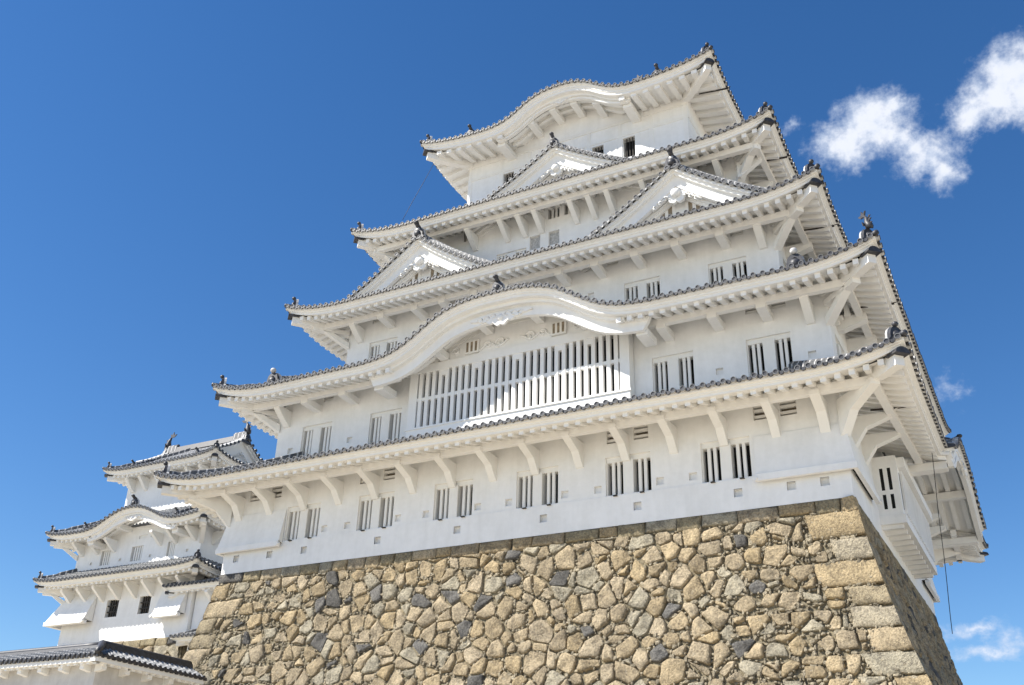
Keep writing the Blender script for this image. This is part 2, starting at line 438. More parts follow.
    def hips(s):
        k = s.fsc
        for (qa, sx, sy) in (('S', -1, -1), ('S', 1, -1), ('N', 1, 1), ('N', -1, 1)):
            if qa not in s.sides: continue
            def at(d, z): return Vector((s.cx + sx * (s.a - d), s.cy + sy * (s.b - d), z))
            dg = Vector((sx, sy, 0)).normalized(); pr = Vector((-dg.y, dg.x, 0))
            def zh(d): return s.z0 + s.sl * d + s.cc * d * d + s.rise * s.g(d) * max(0, 1 - d / 3.)
            mb = MB(); rings = []; uvs = []; r2 = []
            n = 14
            for i in range(n + 1):
                d = .22 * k + (s.D - .22 * k) * i / n; z = zh(d); hh = .20 * k if d < 1.1 * k else .30 * k
                rings.append([at(d, z - .05) + pr * .2 * k, at(d, z + hh) + pr * .15 * k, at(d, z + hh) - pr * .15 * k, at(d, z - .05) - pr * .2 * k]); uvs.append(d * 1.41)
                r2.append([at(d, z + hh + .02) + pr * .11 * k * math.cos(a) + Vector((0, 0, .11 * k * math.sin(a))) for a in [6.2832 * j / 8 for j in range(8)]])
            mb.loft(rings, 0, uvs=uvs); mb.loft(r2, 0, smooth=True, uvs=uvs)
            z = zh(0)
            mb.tube([at(.5 * k, z + .12), at(.1, z + .13), at(.02 * k, z + .13), at(-.06 * k, z + .13), at(-.075 * k, z + .13)], [.1 * k, .11 * k, .11 * k, .10 * k, .02], 8, 1)
            mb.build('hip_ridge', [RG, DK], s.o)
            if s.hipr: oni(s.o, at(.24 * k, zh(.24 * k) + .03), dg, .78 * k, dome=True, ball=0, fish=(s.hipr == 'fish' and sx > 0 and sy < 0))
            # hip rafter with its tile cap
            hb = MB(); rg = []
            for i in range(5):
                d = .28 + (s.ov - .2) * i / 4; zz = s.zs('S', s.a - d, d, False)
                rg.append([at(d, zz - .02) + pr * .17, at(d, zz - .02) - pr * .17, at(d, zz - .46 * min(1, k)) - pr * .17, at(d, zz - .46 * min(1, k)) + pr * .17])
            hb.loft(rg, 0)
            zz = s.zs('S', s.a - .2, .2, False); rg = []
            for d in (.12, .5):
                rg.append([at(d, zz - .13 * k) + pr * .27 * k * math.cos(a) + Vector((0, 0, .22 * k * math.sin(a))) for a in [math.pi * j / 8 for j in range(9)]])
            hb.loft(rg, 1)
            hb.build('hip_rafter', [PT, DK], s.o)
            if s.gutter and sx > 0 and sy < 0:
                gt = MB(); e = .13
                y0, y1 = s.gutter
                N = 24; ra_ = []; rb = []
                for i in range(N + 1):
                    t = y0 + (y1 - y0) * i / N; zz = s.zt('E', t, 0)
                    ra_.append([s.P('E', t, -.13, zz - .04), s.P('E', t, -.13 - e, zz - .01), s.P('E', t, -.13 - e, zz + .10), s.P('E', t, -.14 - e, zz + .10), s.P('E', t, -.14 - e, zz - .03), s.P('E', t, -.13, zz - .06)])
                    rb.append([s.P('E', t, -.13 - e - .03 + .035 * math.cos(a), zz + .10 + .035 * math.sin(a)) for a in [6.2832 * j / 6 for j in range(6)]])
                gt.loft(ra_, 0); gt.loft(rb, 1); gt.build('rain_gutter', [GT, GTD], s.o)


def kara_front(roof, q, wall_d, panel=True, beams=(1., .62, .2), bd=.72, pend=1., onis=.85, proj=-.62):
    """bargeboard, pendant, beam ends and panel under a cusped gable"""
    s = roof; c, tb = s.kara[q]; hw = tb[-1][0] * .97; fh = s.fh; ax = s.P(q, 1, 0, 0) - s.P(q, 0, 0, 0); inn = s.P(q, 0, 1, 0) - s.P(q, 0, 0, 0)
    bb = MB(); layers = ((-proj, .20, -.0, .30), (-proj + .05, .20, .30, .68), (-proj + .02, .2, .68, 1.))
    zb = lambda t: s.z0 + max(s.bump(q, t), 0) - fh + .02
    for d, th, f0, f1 in layers:
        rg = []
        for i in range(73):
            w = -1 + 2 * i / 72; t = c + hw * w; taper = 1. if abs(w) < .97 else .97
            hgt = bd * (.78 + .22 * (1 - abs(w)))
            z1 = zb(t) - hgt * f0; z0 = zb(t) - hgt * f1
            tt0 = c + hw * w * (1 - .05 * f0); tt1 = c + hw * w * (1 - .05 * f1)
            rg.append([s.P(q, tt0, d, z1), s.P(q, tt0, d + th, z1), s.P(q, tt1, d + th, z0), s.P(q, tt1, d, z0)])
        bb.loft(rg, 0)
    bb.build('bargeboard', PT, s.o)
    if pend:
        pn = MB(); zc = zb(c) - bd * .66; k = pend
        ol = []
        for i in range(49):     # scalloped pendant with two scrolled wings
            w = -1 + 2 * i / 48; dp = (.36 * (1 - abs(w)) ** 1.6 + .16 * abs(math.sin(w * 13)) * (1 - abs(w)) + .05) * k
            ol.append((w * 1.5 * k, -dp))
        up = [(w * 1.5 * k, (zb(c + w * 1.5 * k) - bd * .5) - zc) for w in [1 - 2 * i / 24 for i in range(25)]]
        pn.plate(ol + up, s.P(q, c, -proj - .06, zc), ax, (0, 0, 1), inn, .12, 0)
        cc = s.P(q, c, -proj - .07, zc - .12 * k)
        pn.tube([cc + inn * .1, cc, cc - inn * .06], [.17 * k, .17 * k, .05 * k], 10, 0)
        for sg in (-1, 1):
            for r_ in range(3):
                pts = [cc + ax * sg * (.35 + .32 * r_ + .13 * math.cos(a)) * k + Vector((0, 0, (.12 - .04 * r_ + .10 * math.sin(a)) * k)) for a in [j * .8 for j in range(7)]]
                pn.tube(pts, .028 * k, 5, 0)
        pn.build('gable_pendant', PT, s.o)
    bs = .25 - proj
    for w in beams:
        for sg in ((-1, 1) if w > .05 else (1,)):
            t = c + sg * w * hw * .93; z = s.zs(q, t, .8) - .16 if w < .8 else zb(t) - bd * .55
            hwid = .19 if w < .8 else .24; hz = .32 if w < .8 else .3
            bm = MB(); bm.hull8([s.P(q, t - hwid, bs, z - hz), s.P(q, t + hwid, bs, z - hz), s.P(q, t + hwid, wall_d + .05, z - hz), s.P(q, t - hwid, wall_d + .05, z - hz),
                      s.P(q, t - hwid, bs, z), s.P(q, t + hwid, bs, z), s.P(q, t + hwid, wall_d + .05, z), s.P(q, t - hwid, wall_d + .05, z)])
            bm.build('gable_beam', PT, s.o)
    if onis:
        dv = -inn; p = s.P(q, c, .15, s.z0 + s.bump(q, c) + .12)
        mb = MB(); rg = []; uvs = []
        for i in range(8):
            d = .15 + i * .6; z = s.z0 + s.bump(q, c) + .03 * d
            rg.append([s.P(q, c - .2, d, z), s.P(q, c - .16, d, z + .36), s.P(q, c + .16, d, z + .36), s.P(q, c + .2, d, z)]); uvs.append(d)
        mb.loft(rg, 0, uvs=uvs); mb.build('ridge', [RG], s.o); oni(s.o, p, dv, onis)


def descending_ridge(roof, q, t, d0, d1, sc=1., dome=False):
    s = roof; mb = MB(); rg = []; uvs = []; r2 = []
    for i in range(8):
        d = d0 + (d1 - d0) * i / 7; z = s.zt(q, t, d)
        rg.append([s.P(q, t - .2 * sc, d, z), s.P(q, t - .15 * sc, d, z + .42 * sc), s.P(q, t + .15 * sc, d, z + .42 * sc), s.P(q, t + .2 * sc, d, z)]); uvs.append(d)
        r2.append([s.P(q, t + .11 * sc * math.cos(a), d, z + .45 * sc + .11 * sc * math.sin(a)) for a in [6.2832 * j / 8 for j in range(8)]])
    mb.loft(rg, 0, uvs=uvs); mb.loft(r2, 0, smooth=True, uvs=uvs); mb.build('ridge', RG, s.o)
    dv = s.P(q, 0, 0, 0) - s.P(q, 0, 1, 0)
    oni(s.o, s.P(q, t, d0, s.zt(q, t, d0) + .05), dv, .95 * sc, dome=dome)


def gable(parent, ox, oy, face, hw, zap, H, back, wins=0, tym=1.15, pend=1., pitch=.36, ridge_oni=True, low=True):
    """triangular dormer gable; ox,oy is the point below the apex in the verge plane, face is its outward direction"""
    fv = Vector((face[0], face[1], 0)); ax = Vector((-fv.y, fv.x, 0)); o0 = Vector((ox, oy, 0))
    def P(u, d, z): return o0 + ax * u - fv * d + Vector((0, 0, z))
    def zr(u):
        t = min(1.25, abs(u) / hw); return zap - H * (1.22 * t - .22 * t * t)
    g = MB(); n = max(3, round(back / pitch)); pp = back / n; rr = .29 * pitch
    offs = [(-.5, -.03), (-.31, -.01), (-.27, .55), (-.14, 1.), (0, 1.12), (.14, 1.), (.27, .55), (.31, -.01)]
    for sg in (-1, 1):
        vs = []; fs = []; mi = []; uv = []; cols = [((i + .5 + o) * pp, h * rr) for i in range(n) for o, h in offs] + [(back, 0)]; nr = 12
        for d, h in cols:
            for r in range(nr):
                u = sg * hw * r / (nr - 1); vs.append(P(u, d, zr(u) + h + .16)); uv.append((d, abs(u)))
        for c in range(len(cols) - 1):
            for r in range(nr - 1):
                fs.append((c * nr + r, (c + 1) * nr + r, (c + 1) * nr + r + 1, c * nr + r + 1)); mi.append(0 if c % 8 in (1, 2, 3, 4, 5, 6) else 1)
        g.add(vs, fs, mi, True, uv)
    go = g.build('gable_roof', [TR, TP], parent)
    e = MB(); m = int(hw * 1.12 / .33); N = 10            # verge tiles facing outward
    for sg in (-1, 1):
        for i in range(m):
            u = sg * (.2 + i * (hw - .2) / (m - 1)); z = zr(u) + .19; rings = []
            for d, f in ((.55, 1.), (-.08, 1.), (-.10, .94), (-.10, .72), (-.08, .68)):
                rings.append([P(u + .112 * f * math.cos(6.2832 * k / N), d, z + .112 * f * math.sin(6.2832 * k / N)) for k in range(N)])
            vs = [x for r in rings for x in r]; fs = []; mi = []
            for r in range(4):
                for k in range(N):
                    k2 = (k + 1) % N; fs.append((r * N + k, r * N + k2, (r + 1) * N + k2, (r + 1) * N + k)); mi.append(0 if r == 0 else (1 if r == 2 else 2))
            fs.append(tuple(range(4 * N, 5 * N))); mi.append(2); e.add(vs, fs, mi)
    e.build('verge_tiles', [TJ, TE, DK], go)
    for sg in (-1, 1):
        b = MB(); K = 24
        def strip(d0, d1, o0_, o1_, u1=1.0):
            rg = []
            for i in range(K + 1):
                u = sg * hw * u1 * i / K; sl = 1.28
                rg.append([P(u, d0, zr(u) + .1 - o0_ * sl), P(u, d1, zr(u) + .1 - o0_ * sl), P(u, d1, zr(u) + .1 - o1_ * sl), P(u, d0, zr(u) + .1 - o1_ * sl)])
            b.loft(rg, 0)
        strip(.10, tym, -.02, .10); strip(.24, .5, .10, .22); strip(.42, .6, .22, .60); strip(.40, .62, .60, .68)
        strip(.7, tym + .1, .60, .78); strip(.85, tym + .1, .78, .92)
        b.build('bargeboard', PT, go)
    t = MB(); K = 20
    vs = []; fs = []
    for i in range(2 * K + 1):
        u = hw * (i - K) / K; vs += [P(u, tym, zr(u)), P(u, tym, min(zr(u), zap - H * 1.05) - .05)]
    fs = [(2 * i, 2 * i + 2, 2 * i + 3, 2 * i + 1) for i in range(2 * K)]
    t.add(vs, fs, 0); to = t.build('gable_wall', PL, go)
    for wx in ([-.85, .85] if wins else []):
        w = MB()
        for k in range(3):
            u = wx + (k - 1) * .36
            z0, z1 = zap - H * .70, zap - H * .44
            w.hull8([P(u - .1, tym - .012, z0), P(u + .1, tym - .012, z0), P(u + .1, tym + .05, z0), P(u - .1, tym + .05, z0), P(u - .1, tym - .012, z1), P(u + .1, tym - .012, z1), P(u + .1, tym + .05, z1), P(u - .1, tym + .05, z1)], 1)
        for k in range(4):
            u = wx + (k - 1.5) * .36
            w.hull8([P(u - .08, tym - .04, z0 - .05), P(u + .08, tym - .04, z0 - .05), P(u + .08, tym + .02, z0 - .05), P(u - .08, tym + .02, z0 - .05), P(u - .08, tym - .04, z1 + .05), P(u + .08, tym - .04, z1 + .05), P(u + .08, tym + .02, z1 + .05), P(u - .08, tym + .02, z1 + .05)], 0)
        w.build('gable_window', [PT, SH], go)
    if pend:
        pn = MB(); k = pend; zc = zap - .88
        ol = []
        for i in range(61):
            w = -1 + 2 * i / 60; aw = abs(w)
            core = .62 * max(0, 1 - (aw / .34) ** 2) ** .5
            ol.append((w * 1.25 * k, (-core if core > 0 else 0) * k - aw * 1.25 * k * H / hw * 1.1 - (.05 + .05 * abs(math.sin(w * 16))) * k * (1 - .6 * aw)))
        up = [(w * 1.25 * k, -abs(w) * 1.25 * k * H / hw * 1.1 + .12) for w in [1 - 2 * i / 12 for i in range(13)]]
        pn.plate(ol + up, P(0, .46, zc), ax, (0, 0, 1), -fv, .16, 0)
        c = P(0, .40, zc - .28 * k)
        pn.tube([c - fv * .1, c + fv * .08, c + fv * .16, c + fv * .2], [.24 * k, .24 * k, .17 * k, .04], 12, 0)
        for sg in (-1, 1):
            for r_ in range(3):
                q0 = P(sg * (.5 + .27 * r_) * k, .38, zc - (.5 + .27 * r_) * k * H / hw * 1.1 - .1)
                pn.tube([q0 + ax * .12 * k * math.cos(a) + Vector((0, 0, .10 * k * math.sin(a))) for a in [j * .8 for j in range(7)]], .028, 5, 0)
        pn.build('gable_pendant', PT, go)
    rd = MB(); zt = zap + .16
    rd.loft([[P(-.24, d, zt - .12), P(-.18, d, zt + .42), P(.18, d, zt + .42), P(.24, d, zt - .12)] for d in (.05, back * .5, back)], 0, uvs=[0, back * .5, back])
    rd.loft([[P(.12 * math.cos(a), d, zt + .45 + .12 * math.sin(a)) for a in [6.2832 * j / 8 for j in range(8)]] for d in (.0, back * .5, back)], 0, smooth=True, uvs=[0, back * .5, back])
    rd.build('ridge', RG, go)
    if ridge_oni: oni(go, P(0, .02, zt - .1), fv, 1.05 * pend)
    if low:
        for sg in (-1, 1):      # ridges running down beside the verge
            lr = MB(); rg = []; r2 = []; uvs = []
            for i in range(15):
                u = sg * (.25 + (hw * .93 - .25) * i / 14); z = zr(u) + .18; d = .42
                rg.append([P(u, d - .15, z), P(u, d - .13, z + .34), P(u, d + .13, z + .34), P(u, d + .15, z)]); uvs.append(abs(u) * 1.3)
                r2.append([P(u, d + .1 * math.cos(a), z + .36 + .1 * math.sin(a)) for a in [6.2832 * j / 8 for j in range(8)]])
            lr.loft(rg, 0, uvs=uvs); lr.loft(r2, 1, smooth=True, uvs=uvs); lr.build('ridge', [RG, TR], go)
            u = sg * hw * .93; oni(go, P(u, .42, zr(u) + .22), ax * sg, .5, rim=False)
    return go


# ------------------------------------------------------------------ walls with openings
def wall_face(mb, org, ax, nrm, u0, u1, z0, z1, holes, step=None):
    """vertical wall sheet with rectangular openings; holes are (u0,u1,z0,z1)"""
    us = sorted({u0, u1, *[h[0] for h in holes], *[h[1] for h in holes]}); zs = sorted({z0, z1, *[h[2] for h in holes], *[h[3] for h in holes], *([step] if step else [])})
    o = Vector(org); ax = Vector(ax); nr = Vector(nrm)
    us = [u for u in us if u0 <= u <= u1]; zs = [z for z in zs if z0 <= z <= z1]
    for i in range(len(us) - 1):
        for j in range(len(zs) - 1):
            cu_, cz_ = (us[i] + us[i + 1]) / 2, (zs[j] + zs[j + 1]) / 2
            if any(h[0] < cu_ < h[1] and h[2] < cz_ < h[3] for h in holes): continue
            pr = .035 if step and cz_ < step else 0.
            ua, ub = us[i] - (pr if i == 0 else 0), us[i + 1] + (pr if i == len(us) - 2 else 0)
            p = [o + ax * u + Vector((0, 0, z)) + nr * pr for u, z in ((ua, zs[j]), (ub, zs[j]), (ub, zs[j + 1]), (ua, zs[j + 1]))]
            mb.add(p, [(0, 1, 2, 3)])
    if step:
        p = [o + ax * u + Vector((0, 0, step)) + nr * q for u, q in ((u0, 0), (u1, 0), (u1, .035), (u0, .035))]; mb.add(p, [(0, 1, 2, 3)])


class Face:
    """a facade plane: u runs along ax, outward normal nrm"""
    def __init__(s, org, ax, nrm): s.o = Vector(org); s.ax = Vector(ax); s.n = Vector(nrm); s.holes = []
    def P(s, u, d, z): return s.o + s.ax * u - s.n * d + Vector((0, 0, z))
    def bx(s, mb, u0, u1, d0, d1, z0, z1, mi=0):
        mb.hull8([s.P(u0, d0, z0), s.P(u1, d0, z0), s.P(u1, d1, z0), s.P(u0, d1, z0), s.P(u0, d0, z1), s.P(u1, d0, z1), s.P(u1, d1, z1), s.P(u0, d1, z1)], mi)
    def recess(s, mb, u0, u1, z0, z1, d0, d1, mside=0, mback=1):
        A = [s.P(u0, d0, z0), s.P(u1, d0, z0), s.P(u1, d0, z1), s.P(u0, d0, z1)]; B = [s.P(u0, d1, z0), s.P(u1, d1, z0), s.P(u1, d1, z1), s.P(u0, d1, z1)]
        mb.add(A + B, [(4, 5, 6, 7), (0, 1, 5, 4), (1, 2, 6, 5), (2, 3, 7, 6), (3, 0, 4, 7)], [mback, mside, mside, mside, mside])
    def pair(s, parent, u, z0, z1, w=.9, slit=.66, nb=2, hook=True, head=.2):
        """a pair of barred slits in one shallow recess"""
        s.holes.append((u - w, u + w, z0, z1 + head)); f = MB(); dr = .10
        A = [(-w, -w + .04), None, (w - .04, w)]
        # recess reveals
        a, b, zz = u - w, u + w, z1 + head
        vs = [s.P(a, 0, z0), s.P(b, 0, z0), s.P(b, 0, zz), s.P(a, 0, zz), s.P(a, dr, z0), s.P(b, dr, z0), s.P(b, dr, zz), s.P(a, dr, zz)]
        f.add(vs, [(0, 1, 5, 4), (1, 2, 6, 5), (2, 3, 7, 6), (3, 0, 4, 7)], 0)
        for q0, q1 in (A[0], A[2]): f.add([s.P(u + q0, dr, z0), s.P(u + q1, dr, z0), s.P(u + q1, dr, z1), s.P(u + q0, dr, z1)], [(0, 1, 2, 3)], 0)
        s.bx(f, u - w + .04 + slit, u + w - .04 - slit, .012, dr + .02, z0 + .002, z1 + .03, 0)
        f.add([s.P(u - w, dr, z1), s.P(u + w, dr, z1), s.P(u + w, dr, zz), s.P(u - w, dr, zz)], [(0, 1, 2, 3)], 0)
        for q0, q1 in ((-w + .04, -w + .04 + slit), (w - .04 - slit, w - .04)): s.recess(f, u + q0, u + q1, z0, z1, dr, .42, 0, 1)
        if hook:
            for q in (-w * .55, w * .62): s.bx(f, u + q - .08, u + q + .08, -.14, .0, z0 - .075, z0 - .045, 2)
        o = f.build('window', [PT, BK, WD], parent)
        for q0, q1 in ((-w + .04, -w + .04 + slit), (w - .04 - slit, w - .04)):
            b_ = MB()
            for k in range(nb):
                c = u + q0 + (q1 - q0) * (k + 1) / (nb + 1); s.bx(b_, c - .058, c + .058, .13, .25, z0, z1)
            b_.build('window_bars', PT, o)
        return o
    def loop(s, parent, u, z, sz=.15):
        s.holes.append((u - sz, u + sz, z - sz, z + sz)); f = MB(); s.recess(f, u - sz, u + sz, z - sz, z + sz, 0, .13, 0, 1)
        f.add([s.P(u - sz, .02, z - sz), s.P(u + sz, .02, z - sz), s.P(u + sz, .02, z - sz + .03), s.P(u - sz, .02, z - sz + .03)], [(0, 1, 2, 3)], 0)
        return f.build('loophole', [PT, PL], parent)
    def vent(s, parent, u, z0, z1, w=.29):
        s.holes.append((u - w, u + w, z0, z1)); f = MB(); s.recess(f, u - w, u + w, z0, z1, 0, .3, 0, 1)
        h = (z1 - z0)
        for k in (.28, .74):
            s.bx(f, u - w, u + w, .08, .2, z0 + h * k - .055, z0 + h * k + .055, 0)
        return f.build('vent', [PT, SH], parent)
    def opening(s, parent, u0, u1, z0, z1, bars=3, mb_=None, back=None, barw=.03, deep=.4):
        s.holes.append((u0, u1, z0, z1)); f = MB(); s.recess(f, u0, u1, z0, z1, 0, deep, 0, 1)
        o = f.build('window', [PT, back or BK], parent)
        if bars:
            b = MB()
            for k in range(bars):
                c = u0 + (u1 - u0) * (k + 1) / (bars + 1); s.bx(b, c - barw, c + barw, .10, .16 + barw, z0, z1)
            b.build('window_bars', mb_ or WD, o)
        return o
    def sheet(s, mb, u0, u1, z0, z1, step=None): wall_face(mb, s.o, s.ax, s.n, u0, u1, z0, z1, s.holes, step)
    def bracket(s, parent, u, zt, out, drop, kind, w=.17):
        """strut under the eaves: 'bent' plate, 'arm' beam or 'tri' strut"""
        mb = MB()
        if kind == 'bent': pf = [(0, zt), (out + .18, zt), (out + .18, zt - .16), (out * .42, zt - .46), (.06, zt - drop), (0, zt - drop)]
        elif kind == 'arm': pf = [(0, zt + .05), (out + .2, zt + .05), (out + .2, zt - .22), (.25, zt - drop), (0, zt - drop)]
        else: pf = [(0, zt), (out + .05, zt), (out + .05, zt - .14), (.12, zt - drop), (0, zt - drop)]
        A = [s.P(u - w, -d, z) for d, z in pf]; B = [s.P(u + w, -d, z) for d, z in pf]; n = len(pf)
        mb.add(A + B, [tuple(range(n)), tuple(range(2 * n - 1, n - 1, -1))] + [(i, (i + 1) % n, n + (i + 1) % n, n + i) for i in range(n)])
        return mb.build('bracket', PT, parent)


def corner_strut(parent, p, sx, sy, zt, out, drop, w=.17, solid=False):
    mb = MB(); dg = Vector((sx, sy, 0)); pr = Vector((-sy, sx, 0)).normalized() * w; p = Vector(p)
    if solid: pfs = [[(0, zt), (out + .15, zt), (out + .15, zt - .2), (out * .4, zt - .62), (.06, zt - drop), (0, zt - drop)]]
    else: pfs = [[(0, zt), (out + .15, zt), (out + .15, zt - .24), (0, zt - .24)], [(out * .8, zt - .2), (out * .55, zt - .2), (-.02, zt - drop + .22), (-.02, zt - drop - .1), (.1, zt - drop)]]
    for pf in pfs:
        A = [p + dg * d + Vector((0, 0, z)) + pr for d, z in pf]; B = [p + dg * d + Vector((0, 0, z)) - pr for d, z in pf]; n = len(pf)
        mb.add(A + B, [tuple(range(n)), tuple(range(2 * n - 1, n - 1, -1))] + [(i, (i + 1) % n, n + (i + 1) % n, n + i) for i in range(n)])
    return mb.build('bracket', PT, parent)


def storey(parent, cx, cy, w, d, z0, z1, Sf, Ef, step=None, m=PL):
    """four wall faces; Sf and Ef carry the openings of the two seen sides"""
    mb = MB(); Sf.sheet(mb, -w, w, z0, z1, step); Ef.sheet(mb, -d, d, z0, z1, step)
    wall_face(mb, (cx, cy + d, 0), (-1, 0, 0), (0, 1, 0), -w, w, z0, z1, []); wall_face(mb, (cx - w, cy, 0), (0, -1, 0), (-1, 0, 0), -d, d, z0, z1, [])
    mb.add([(cx - w, cy - d, z1), (cx + w, cy - d, z1), (cx + w, cy + d, z1), (cx - w, cy + d, z1)], [(0, 1, 2, 3)])
    return mb.build('storey_wall', m, parent)


# ================================================================== GROUND
GZ = -12.8
g = MB(); g.add([(-3000, -3000, GZ), (3000, -3000, GZ), (3000, 3000, GZ), (-3000, 3000, GZ)], [(0, 1, 2, 3)])
go = g.build('ground', GR); go['kind'] = 'structure'

# ================================================================== STONE BASES
def clip(poly, nx, ny, c):
    out = []
    for i in range(len(poly)):
        p, q = poly[i - 1], poly[i]; a = nx * p[0] + ny * p[1] - c; b = nx * q[0] + ny * q[1] - c
        if a <= 0: out.append(p)
        if (a < 0 < b) or (b < 0 < a):
            t = a / (a - b); out.append((p[0] + t * (q[0] - p[0]), p[1] + t * (q[1] - p[1])))
        elif b == 0 and a > 0: pass
    return out


def stone_colour():
    r = rnd.random()
    if r < .085: c = rnd.uniform(.11, .20); return (c, c * .98, c * .95)
    if r < .26: c = rnd.uniform(.33, .44); return (c, c * .915, c * .72)
    c = rnd.uniform(.33, .46); w = rnd.uniform(0, 1)
    return (c * 1.06, c * (.85 + .05 * w), c * (.54 + .12 * w))


def put_stone(mb, P, poly, rise=.06, seed=0., col=None, rough=.04):
    """one rough stone: chamfered outline, steep sides, uneven face"""
    n0 = len(poly); pts = []
    for i in range(n0):
        p0, p1, p2 = poly[i - 1], poly[i], poly[(i + 1) % n0]
        l1 = math.hypot(p1[0] - p0[0], p1[1] - p0[1]); l2 = math.hypot(p2[0] - p1[0], p2[1] - p1[1])
        if l1 < .02: continue
        c1 = min(.45, rnd.uniform(.03, .11) / max(l1, .01)); c2 = min(.45, rnd.uniform(.03, .11) / max(l2, .01))
        pts.append((p1[0] + (p0[0] - p1[0]) * c1, p1[1] + (p0[1] - p1[1]) * c1))
        pts.append((p1[0] * .5 + .25 * (p1[0] + (p0[0] - p1[0]) * c1) + .25 * (p1[0] + (p2[0] - p1[0]) * c2), p1[1] * .5 + .25 * (p1[1] + (p0[1] - p1[1]) * c1) + .25 * (p1[1] + (p2[1] - p1[1]) * c2)))
        pts.append((p1[0] + (p2[0] - p1[0]) * c2, p1[1] + (p2[1] - p1[1]) * c2))
        k = int(l2 / .22)
        for j in range(1, k):
            t = c2 + (1 - 2 * c2) * j / k; pts.append((p1[0] + (p2[0] - p1[0]) * t, p1[1] + (p2[1] - p1[1]) * t))
    n = len(pts)
    if n < 4: return
    cx = sum(p[0] for p in poly) / n0; cy = sum(p[1] for p in poly) / n0
    q = []
    for x, y in pts:
        f = 1 - .05 * (.5 + noise.noise(Vector((x * 4.3 + seed, y * 4.3, seed)))); q.append((cx + (x - cx) * f, cy + (y - cy) * f))
    tx, ty = rnd.uniform(-.16, .16), rnd.uniform(-.12, .12); vs = []
    sz = math.sqrt(sum((x - cx) ** 2 + (y - cy) ** 2 for x, y in q) / n)
    for ins, h in ((0, -.32), (0, -.08), (.018, .35), (.055, .82), (.45, 1.), (.75, 1.03)):
        for x, y in q:
            r = math.hypot(x - cx, y - cy) + 1e-6; f = max(.05, 1 - ins / r) if ins < .1 else 1 - ins
            X, Y = cx + (x - cx) * f, cy + (y - cy) * f
            if h < 0: o = h
            else: o = rise * h + (tx * (X - cx) + ty * (Y - cy)) * h + rough * h * 2.2 * noise.noise(Vector((X * 2.6 + seed, Y * 2.6, seed))) + rough * .9 * noise.noise(Vector((X * 8 + seed, Y * 8, 3.)))
            vs.append(P(X, Y, o))
    fs = [(r * n + k, r * n + (k + 1) % n, (r + 1) * n + (k + 1) % n, (r + 1) * n + k) for r in range(5) for k in range(n)]
    vs.append(P(cx, cy, rise * 1.03)); c = len(vs) - 1; fs += [(5 * n + k, 5 * n + (k + 1) % n, c) for k in range(n)]
    mb.add(vs, fs, 0, True, None, col)


